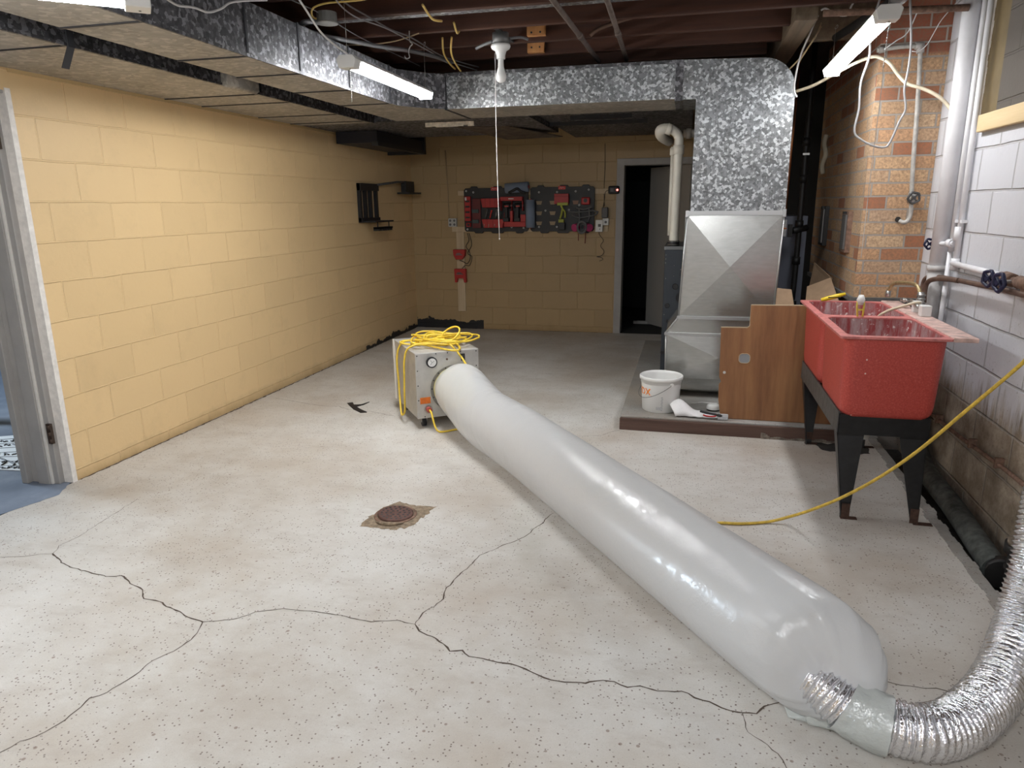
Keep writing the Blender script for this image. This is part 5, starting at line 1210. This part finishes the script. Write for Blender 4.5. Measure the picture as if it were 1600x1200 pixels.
# ------------------------------------------------------------------ tool wall on the back wall
yb = YB
for nm, (x0, x1, z0, z1), l in (('batten', (-2.625, -.885, 1.555, 1.61), 'upper horizontal wood batten behind the black tool panels'), ('batten', (-2.71, -.88, 1.145, 1.205), 'lower horizontal wood batten behind the black tool panels'), ('batten', (-2.66, -2.565, .21, 1.145), 'vertical wood batten carrying the two red chargers')):
    g = G(); g.box(x0, x1, yb-.02, yb-.001, z0, z1); single(g, nm, M_batten, l, 'batten', bevel=.002)
def panel(x0, x1, label, badge_x):
    z0, z1 = 1.15, 1.635; n = 40
    t = thing('tool_board', label, 'tool panel', ((x0+x1)/2, yb-.03, z0))
    W2 = x1-x0
    top = [(x0, z1-.02), (x0+.02, z1)]; 
    for a, b in ((.10, .22), (.45, .60), (.80, .93)):
        top += [(x0+W2*a, z1), (x0+W2*a+.015, z1+.02), (x0+W2*b-.015, z1+.02), (x0+W2*b, z1)]
    top += [(x1-.02, z1), (x1, z1-.02)]
    bot = [(x1, z0+.02), (x1-.02, z0)]
    for a, b in ((.93, .80), (.62, .42), (.30, .15)):
        bot += [(x0+W2*a, z0), (x0+W2*a-.015, z0-.02), (x0+W2*b+.015, z0-.02), (x0+W2*b, z0)]
    bot += [(x0+.02, z0), (x0, z0+.02)]
    g = G(); g.prism(top+bot, lambda a, b, h: (a, h, b), yb-.045, yb-.02); p = build(g, 'plate', M_black, t, bevel=.003)
    g = G(); g.box(badge_x-.04, badge_x+.04, yb-.049, yb-.045, z1-.028, z1+.008); b_ = build(g, 'badge', M_redlit, t)
    g = G(); g.tube(smoothpath([(badge_x-.03, yb-.050, z1-.016), (badge_x-.015, yb-.050, z1-.004), (badge_x-.005, yb-.050, z1-.016), (badge_x+.01, yb-.05, z1-.006), (badge_x+.03, yb-.05, z1-.014)], 4), .002, 5); build(g, 'badge_script', M_whiteplastic, b_)
    return t
pa = panel(-2.545, -1.785, 'left black tool storage panel, crowded with red trays', -2.18)
pb = panel(-1.76, -1.035, 'right black tool storage panel, mostly empty slots', -1.40)
for t_, L2 in ((pa, [(-2.515, 1.605), (-2.43, 1.59), (-2.51, 1.175), (-2.39, 1.40), (-1.84, 1.19), (-1.98, 1.20)]), (pb, [(-1.66, 1.58), (-1.455, 1.58), (-1.245, 1.585), (-1.10, 1.60), (-1.585, 1.38), (-1.32, 1.385), (-1.66, 1.20), (-1.455, 1.20), (-1.25, 1.205), (-1.205, 1.435)])):
    for x, z in L2:
        g = G(); g.tube([(x+.008*math.cos(a*PI/5), yb-.047, z+.008*math.sin(a*PI/5)) for a in range(10)], .0035, 5, closed=True); build(g, 'washer', plain('bright_washer', (.8, .8, .8), .3, .3), t_)
for x in (-1.66, -1.505):
    for z in (1.465, 1.35, 1.24):
        g = G(); g.prism([(x-.036, z+.02), (x+.036, z+.02), (x+.024, z-.02), (x-.024, z-.02)], lambda a, b, h: (a, h, b), yb-.0465, yb-.044); build(g, 'open_slot', plain('slot_tan', (.36, .27, .17), .7), pb)
g = G(); g.prism([(-1.28, 1.485), (-1.21, 1.485), (-1.22, 1.445), (-1.27, 1.445)], lambda a, b, h: (a, h, b), yb-.0465, yb-.044); build(g, 'open_slot', plain('slot_tan2', (.33, .2, .14), .7), pb)
def item(name, label, cat, boxes, grp=None, loc=None):
    """boxes: list of (part name, material, [(x0,x1,dy0,dy1,z0,z1)...])"""
    b0 = boxes[0][2][0]; t = thing(name, label, cat, ((b0[0]+b0[1])/2, yb-.05, b0[4]), 0, grp)
    for nm, m_, bb in boxes:
        g = G()
        for x0, x1, d0, d1, z0, z1 in bb: g.box(x0, x1, yb-d1, yb-d0, z0, z1)
        build_each(g, nm, m_, t, bevel=.003)
    return t
item('organizer', 'narrow tall red organizer at the left end of the tool panel', 'organizer', [('tray', M_red, [(-2.525, -2.455, .047, .09, 1.27, 1.545)]), ('divider', M_black, [(-2.515, -2.465, .088, .094, z, z+.02) for z in (1.30, 1.36, 1.42, 1.48)]), ('emblem', M_whiteplastic, [(-2.52, -2.50, .088, .093, 1.50, 1.535)])])
item('organizer', 'short red cup under the narrow tall organizer', 'organizer', [('tray', M_red, [(-2.51, -2.46, .047, .09, 1.205, 1.25)]), ('opening', M_black, [(-2.50, -2.47, .088, .092, 1.215, 1.24)])])
item('organizer', 'dark red rack holding two greenish blocks', 'organizer', [('frame', plain('dark_red', (.12, .008, .010), .5), [(-2.44, -2.34, .047, .07, 1.19, 1.52)]), ('insert', M_greenblk, [(-2.435, -2.36, .07, .10, 1.36, 1.40), (-2.435, -2.36, .07, .10, 1.245, 1.285)])])
def bin_(x0, x1, z0, z1, label, tools):
    t = thing('tool_bin', label, 'tool bin', ((x0+x1)/2, yb-.07, z0), 0, None)
    g = G(); g.prism([(x0, z1), (x1, z1), (x1-.02, z0), (x0+.02, z0)], lambda a, b, h: (a, h, b), yb-.12, yb-.047); build(g, 'bin', M_red, t, bevel=.003)
    g = G()
    for k in range(1, 4): xx = lerp(x0, x1, k/4); g.box(xx-.002, xx+.002, yb-.1225, yb-.119, z0+.01, z1)
    build_each(g, 'rib', plain('dark_red_rib', (.2, .01, .01), .5), t)
    return t
bin_(-2.325, -2.10, 1.42, 1.52, 'upper red bin on the left tool panel', 3)
bin_(-2.315, -2.05, 1.195, 1.29, 'lower red bin with hand tools on the left tool panel', 5)
for x0, x1, zt_, m_, l in ((-2.29, -2.25, 1.40, M_greyrub, 'grey nippers leaning in the lower red bin, leftmost'), (-2.235, -2.20, 1.39, M_redlit, 'red handled cutter in the lower red bin'), (-2.165, -2.14, 1.40, M_chrome, 'steel tool standing in the middle of the lower red bin'), (-2.11, -2.09, 1.39, M_greenblk, 'dark tool at the right end of the lower red bin')):
    t = thing('hand_tool', l, 'hand tool', (x0, yb-.1, 1.25))
    g = G(); g.tube([(x0, yb-.125, 1.20), (x0+.012, yb-.10, 1.31)], .004, 6); build(g, 'shaft', M_chrome, t)
    g = G(); g.tube([(x0+.012, yb-.10, 1.30), (x1, yb-.095, zt_)], [.007, .010], 8); build(g, 'handle', m_, t)
item('drill_station', 'wide red station holding two dark cordless drills', 'tool rack', [('header', M_red, [(-2.09, -1.835, .047, .13, 1.49, 1.535)]), ('side', M_red, [(-2.09, -2.085, .047, .12, 1.38, 1.49), (-1.965, -1.96, .047, .12, 1.38, 1.49), (-1.84, -1.83, .047, .12, 1.38, 1.49)]), ('tray', M_red, [(-2.05, -1.80, .047, .13, 1.205, 1.26)]), ('divider', M_red, [(-2.05, -2.03, .047, .12, 1.26, 1.36), (-1.98, -1.95, .047, .12, 1.26, 1.38), (-1.86, -1.80, .047, .12, 1.26, 1.34)]), ('script', M_whiteplastic, [(-1.995, -1.935, .130, .132, 1.508, 1.518)])])
for x, l in ((-2.015, 'dark cordless drill, left one in the red station'), (-1.885, 'dark cordless drill, right one in the red station')):
    t = thing('cordless_drill', l, 'drill', (x, yb-.1, 1.26))
    g = G(); g.cyl((x-.045, yb-.10, 1.44), (x+.04, yb-.10, 1.44), .03, 14); build(g, 'body', M_black, t); build(G().cyl((x+.036, yb-.10, 1.44), (x+.058, yb-.10, 1.44), .015, 12), 'chuck', M_chrome, t)
    g = G(); g.box(x-.03, x+.005, yb-.125, yb-.075, 1.30, 1.43); build(g, 'grip', M_black, t, bevel=.006)
    g = G(); g.box(x-.045, x+.02, yb-.135, yb-.065, 1.262, 1.305); build(g, 'battery', M_black, t, bevel=.004)
    g = G(); g.box(x-.025, x+.02, yb-.132, yb-.129, 1.425, 1.437); build(g, 'name_strip', M_redlit, t)
def roll(p0, p1, r, label):
    t = thing('paper_roll', label, 'paper roll', p0); p0 = Vector(p0); p1 = Vector(p1); e = (p1-p0).normalized()
    build(G().cyl(p0, p1, r, 28), 'paper', M_bluetowel, t); build(G().cyl(p0-e*.006, p1+e*.006, r*.35, 14), 'core', M_red, t)
roll((-1.745, yb-.115, 1.195), (-1.745, yb-.115, 1.50), .052, 'blue paper roll standing upright between the two tool panels')
roll((-2.03, yb-.11, 1.625), (-1.765, yb-.11, 1.64), .055, 'blue paper roll lying on top of the tool panels')
g = G(); g.tube(smoothpath([(-1.98, yb-.17, 1.575), (-1.93, yb-.175, 1.60), (-1.88, yb-.175, 1.62), (-1.84, yb-.17, 1.59), (-1.79, yb-.16, 1.57)], 4), .015, 8); single(g, 'roll_strap', M_black, 'black strap under the lying blue paper roll', 'strap')
item('red_pouch', 'plain red case on the right tool panel', 'case', [('case', M_red, [(-1.475, -1.315, .047, .11, 1.45, 1.56)]), ('lid_line', plain('dark_red_line', (.2, .01, .01), .5), [(-1.475, -1.315, .110, .112, 1.53, 1.534)])])
t = thing('line_laser', 'yellow-green and black grip tool hanging on the right tool panel', 'tool', (-1.39, yb-.08, 1.2))
g = G(); g.box(-1.44, -1.32, yb-.12, yb-.06, 1.435, 1.465); g.tube([(-1.40, yb-.09, 1.435), (-1.385, yb-.09, 1.40), (-1.395, yb-.09, 1.34), (-1.41, yb-.09, 1.29)], .012, 8); g.tube(smoothpath([(-1.385, yb-.09, 1.40), (-1.355, yb-.09, 1.36), (-1.355, yb-.09, 1.30)], 4), .010, 8); g.box(-1.425, -1.365, yb-.12, yb-.06, 1.25, 1.285); build(g, 'shell', M_lime, t, bevel=.003)
g = G(); g.box(-1.425, -1.355, yb-.115, yb-.06, 1.17, 1.25); g.cyl((-1.43, yb-.09, 1.45), (-1.455, yb-.09, 1.45), .012, 10); build(g, 'battery', M_black, t, bevel=.004)
t = thing('tape_measure', 'small red tape measure at the right end of the tool panel', 'tape measure', (-1.13, yb-.08, 1.43))
g = G(); g.box(-1.175, -1.08, yb-.10, yb-.05, 1.44, 1.52); build(g, 'case', M_red, t, bevel=.012); g = G(); g.cyl((-1.128, yb-.101, 1.485), (-1.128, yb-.103, 1.485), .022, 16); build(g, 'hub', M_black, t)
t = thing('respirator', 'grey half-mask respirator with magenta filters hung on the tool panel', 'respirator', (-1.15, yb-.1, 1.13))
g = G(); g.lathe([(.02, 0), (.045, .012), (.062, .04), (.066, .07), (.050, .075), (.04, .06)], Matrix.Translation((-1.155, yb-.10, 1.20)) @ Matrix.Rotation(R(90), 4, 'X') @ Matrix.Diagonal((.9, 1.15, 1, 1)), 22); build(g, 'mask', M_greyrub, t)
for x in (-1.245, -1.07): build(G().cyl((x, yb-.14, 1.19), (x+(.03 if x < -1.1 else -.03), yb-.10, 1.20), .042, 18), 'filter', M_pink, t)
g = G()
for pts in ([(-1.32, 1.37), (-1.20, 1.36), (-1.05, 1.375), (-1.0, 1.36)], [(-1.23, 1.41), (-1.15, 1.39), (-1.05, 1.415)], [(-1.20, 1.40), (-1.19, 1.30), (-1.20, 1.25)], [(-1.09, 1.40), (-1.08, 1.32), (-1.10, 1.25)], [(-1.28, 1.33), (-1.18, 1.30), (-1.02, 1.33), (-.99, 1.37)]):
    g.tube(smoothpath([(x, yb-.09, z) for x, z in pts], 4), .009, 8)
build(g, 'strap', M_greyrub, t)
g = G(); g.tube(smoothpath([(-1.20, yb-.1, 1.13), (-1.20, yb-.1, 1.05)], 3), .004, 6); g.tube(smoothpath([(-1.12, yb-.1, 1.14), (-1.125, yb-.1, 1.02)], 3), .005, 6); build(g, 'strap_tail', plain('maroon_strap', (.15, .02, .02), .6), t)
# chargers
for z0, z1, l in ((.83, .945, 'upper red battery charger on the vertical batten'), (.56, .72, 'lower red battery charger on the vertical batten')):
    t = thing('battery_charger', l, 'charger', (-2.60, yb-.05, z0)); wd = .075
    g = G(); tz = z1
    if z0 > .8: g.prism([(-2.685, z1), (-2.535, z1), (-2.545, z0+.04), (-2.58, z0), (-2.65, z0), (-2.68, z0+.05)], lambda a, b, h: (a, h, b), yb-.09, yb-.021)
    else: g.prism([(-2.68, z1), (-2.54, z1), (-2.535, z0), (-2.56, z0), (-2.57, z0+.05), (-2.64, z0+.05), (-2.65, z0), (-2.675, z0)], lambda a, b, h: (a, h, b), yb-.08, yb-.021)
    build(g, 'case', M_red, t, bevel=.005)
    g = G(); g.box(-2.65, -2.57, yb-.0925, yb-.08, z1-.065, z1-.055); g.box(-2.64, -2.59, yb-.0925, yb-.08, z1-.05, z1-.04); build_each(g, 'contact', M_greyrub, t)
wire('charger_cord', M_black, [(-2.52, yb-.03, 1.13), (-2.50, yb-.035, 1.05), (-2.54, yb-.03, .98), (-2.50, yb-.03, .92), (-2.49, yb-.035, .84), (-2.53, yb-.03, .78), (-2.57, yb-.04, .80), (-2.62, yb-.04, .82)], .004, 'black charger cord dangling left below the tool panel', 'cord')
wire('charger_cord', M_black, [(-2.50, yb-.025, 1.13), (-2.47, yb-.03, 1.0), (-2.52, yb-.03, .90), (-2.47, yb-.03, .86), (-2.50, yb-.03, .76), (-2.55, yb-.05, .76), (-2.59, yb-.05, .72)], .004, 'second black cord tangled between the two red chargers', 'cord')
# outlets
t = thing('outlet_box', 'grey double outlet box left of the tool panels', 'outlet', (-2.70, yb-.03, 1.2))
g = G(); g.box(-2.745, -2.645, yb-.045, yb-.001, 1.205, 1.30); build(g, 'box', plain('outlet_grey', (.48, .48, .46), .5), t, bevel=.004)
g = G(); [g.cyl((x, yb-.046, z), (x, yb-.049, z), .014, 12) for x in (-2.72, -2.67) for z in (1.23, 1.275)]; build(g, 'socket', M_greyrub, t)
t = thing('power_adapter', 'white plug-in adapter right of the tool panels', 'adapter', (-.99, yb-.05, 1.15))
g = G(); g.box(-1.015, -.935, yb-.08, yb-.02, 1.145, 1.275); build(g, 'case', M_whiteplastic, t, bevel=.004); g = G(); g.box(-.985, -.955, yb-.084, yb-.08, 1.2, 1.23); build(g, 'socket', M_greyrub, t)
t = thing('wall_outlet', 'white wall outlet plate beside the plug-in adapter', 'outlet', (-.91, yb-.03, 1.22))
g = G(); g.box(-.94, -.875, yb-.05, yb-.001, 1.215, 1.29); build(g, 'plate', M_whiteplastic, t, bevel=.003); g = G(); g.cyl((-.905, yb-.051, 1.25), (-.905, yb-.054, 1.25), .014, 12); build(g, 'socket', M_greyrub, t)
g = G(); g.box(-.95, -.88, yb-.09, yb-.03, 1.295, 1.41); single(g, 'black_adapter', M_greyrub, 'dark grey power brick above the white outlet', 'adapter', bevel=.012)
t = thing('wall_sensor', 'black wall sensor with a red light beside the back door', 'sensor', (-.83, yb-.03, 1.55))
g = G(); g.box(-.885, -.765, yb-.06, yb-.005, 1.55, 1.635); build(g, 'case', M_black, t, bevel=.015); g = G(); g.ball((-.785, yb-.062, 1.592), .011, 8); build(g, 'status_light', M_redled, t); g = G(); g.box(-.86, -.825, yb-.062, yb-.059, 1.575, 1.61); build(g, 'screen', M_greyrub, t)
wire('sensor_cord', M_black, [(-.885, yb-.03, 1.59), (-.92, yb-.02, 1.57), (-.93, yb-.02, 1.48), (-.945, yb-.02, 1.38), (-.95, yb-.03, 1.30)], .003, 'thin black cord from the wall sensor to the adapters', 'cord')
wire('sensor_cord', M_iron, [(-.935, yb-.015, 2.08), (-.93, yb-.015, 1.85), (-.935, yb-.015, 1.65), (-.93, yb-.015, 1.42)], .003, 'black cord running down the wall from the duct to the power brick', 'cord')
wire('adapter_cord', M_black, [(-.965, yb-.085, 1.18), (-.975, yb-.05, 1.12), (-.93, yb-.03, 1.05), (-.96, yb-.03, .99), (-.92, yb-.03, .93), (-.95, yb-.03, .88), (-1.0, yb-.03, .87), (-.95, yb-.03, .86), (-.93, yb-.03, .84), (-.97, yb-.03, .82)], .003, 'tangled thin black cord hanging below the white adapter', 'cord')
g = G(); g.tube([(-2.765, yb-.012, 2.06), (-2.752, yb-.012, 1.65), (-2.742, yb-.012, 1.30)], .006, 8); single(g, 'wall_conduit', plain('painted_conduit', (.40, .29, .17), .6), 'thin painted conduit down the back wall to the grey outlet', 'pipe')

# ------------------------------------------------------------------ seen through the left doorway
t = thing('door_mat', 'white mat with black script lettering in the neighbouring room', 'mat', (-3.95, 3.2, 0))
ang = R(20)
Mm = Matrix.Translation((-3.50, 2.955, 0)) @ Matrix.Rotation(ang, 4, 'Z')
# mat corner nearest the jamb; runs left and away
ma = [(-3.42, 3.005), (-3.86, 2.96), (-4.75, 3.22), (-4.02, 3.62)]
g = G(); g.prism(ma, lambda a, b, h: (a, b, h), .001, .008); build(g, 'mat', M_matw, t, bevel=.002)
g = G()
def mp(u, v): 
    A, B, C_, D = [Vector((*p, 0)) for p in (ma[0], ma[1], ma[2], ma[3])]
    return A.lerp(B, u).lerp(D.lerp(C_, u), v)
rn = random.Random(5)
for row in range(7):
    v = .05+row*.13
    if row in (0, 3, 5, 6):
        x = .02
        while x < .95:
            pts = []
            for k in range(5): q = mp(min(.99, x+.012*k), v+rn.uniform(-.03, .035)); pts.append((q.x, q.y, .0088))
            g.tube(smoothpath(pts, 3), .0055, 5); x += .075
    q0, q1 = mp(0.0, v+.06), mp(1.0, v+.06); g.tube([(q0.x, q0.y, .0084), (q1.x, q1.y, .0084)], .0022, 4)
# handwritten word
def stroke(pts, r_=.006):
    P = []
    for u, v in pts: q = mp(u, v); P.append((q.x, q.y, .0092))
    g.tube(smoothpath(P, 4), r_, 6)
stroke([(.60, .36), (.56, .24), (.68, .12)]); stroke([(.63, .20), (.54, .24), (.50, .16), (.53, .12)]); stroke([(.47, .20), (.42, .25), (.44, .16), (.38, .16)]); stroke([(.36, .26), (.36, .18), (.31, .18), (.30, .27)]); stroke([(.30, .27), (.33, .10), (.40, .06)])
build(g, 'script_print', M_black, t)
t = thing('wheelbarrow', 'mustard yellow wheelbarrow with black tube frame beyond the doorway', 'wheelbarrow', (-4.15, 3.7, 0))
g = G()
ix = [(-4.95, 3.30), (-4.02, 3.45), (-4.05, 3.95), (-4.95, 3.95)]
lo_ = [(-4.80, 3.42), (-4.08, 3.55), (-4.10, 3.85), (-4.80, 3.85)]
vs = [(x, y, .72) for x, y in ix]+[(x, y, .52) for x, y in lo_]
g.add(vs, [(0, 1, 5, 4), (1, 2, 6, 5), (2, 3, 7, 6), (3, 0, 4, 7), (4, 5, 6, 7)]); o = build(g, 'tray', M_barrow, t); s_ = o.modifiers.new('s', 'SOLIDIFY'); s_.thickness = .006; s_.offset = -1
g = G(); g.tube([(x, y, .722) for x, y in ix], .013, 8, closed=True); build(g, 'tray_rim', M_barrow, t)
g = G(); g.box(-4.85, -4.06, 3.50, 3.56, .48, .515); g.box(-4.85, -4.06, 3.78, 3.84, .48, .515); build(g, 'handle_bar', plain('grey_wood_handle', (.15, .13, .12), .8), t)
g = G()
for dy in (0, .28):
    g.tube(smoothpath([(-4.45, 3.54+dy, .485), (-4.20, 3.54+dy, .48), (-4.13, 3.54+dy, .42), (-4.12, 3.54+dy, .20), (-4.08, 3.54+dy, .06), (-4.02, 3.54+dy, .015), (-3.94, 3.54+dy, .015), (-3.92, 3.54+dy, .10), (-3.98, 3.54+dy, .30), (-4.05, 3.54+dy, .48)], 5), .012, 8)
g.box(-4.07, -4.0, 3.54, 3.82, .22, .26); build(g, 'leg_frame', M_black, t)
g = G(); g.tube([(-4.98+.19*math.cos(a*PI/12), 3.68, .19+.19*math.sin(a*PI/12)) for a in range(24)], .035, 10, closed=True); g.tube([(-4.98, 3.60, .19), (-4.98, 3.76, .19)], .02, 8); build(g, 'wheel', M_black, t)
# contents
g = G(); n = 24; vs = []
for j in range(13):
    for i in range(n):
        th = PI*j/12; ph = 2*PI*i/n; p = Vector((math.sin(th)*math.cos(ph), math.sin(th)*math.sin(ph), math.cos(th)))
        r_ = 1+.22*noise.noise(p*2.6); vs.append((-4.28+.26*p.x*r_, 3.66+.19*p.y*r_, .985+.19*p.z*r_))
g.add(vs, [(j*n+i, j*n+(i+1) % n, (j+1)*n+(i+1) % n, (j+1)*n+i) for j in range(12) for i in range(n)], 0, True)
single(g, 'plastic_bag', plain('pale_blue_bag', (.40, .46, .54), .45, vary=.3, scale=7), 'crumpled pale bag piled in the yellow wheelbarrow', 'bag')
g = G(); rn = random.Random(9)
for k in range(14):
    c = Vector((rn.uniform(-4.75, -4.12), rn.uniform(3.58, 3.84), rn.uniform(.60, .74))); e = Vector((rn.uniform(-1, 1), rn.uniform(-1, 1), rn.uniform(-.4, .4))).normalized()*.06; g.tube([c-e, c+e], .02, 6)
tag(build(g, 'debris', M_black), 'dark debris filling the yellow wheelbarrow', 'debris', None, 'stuff')
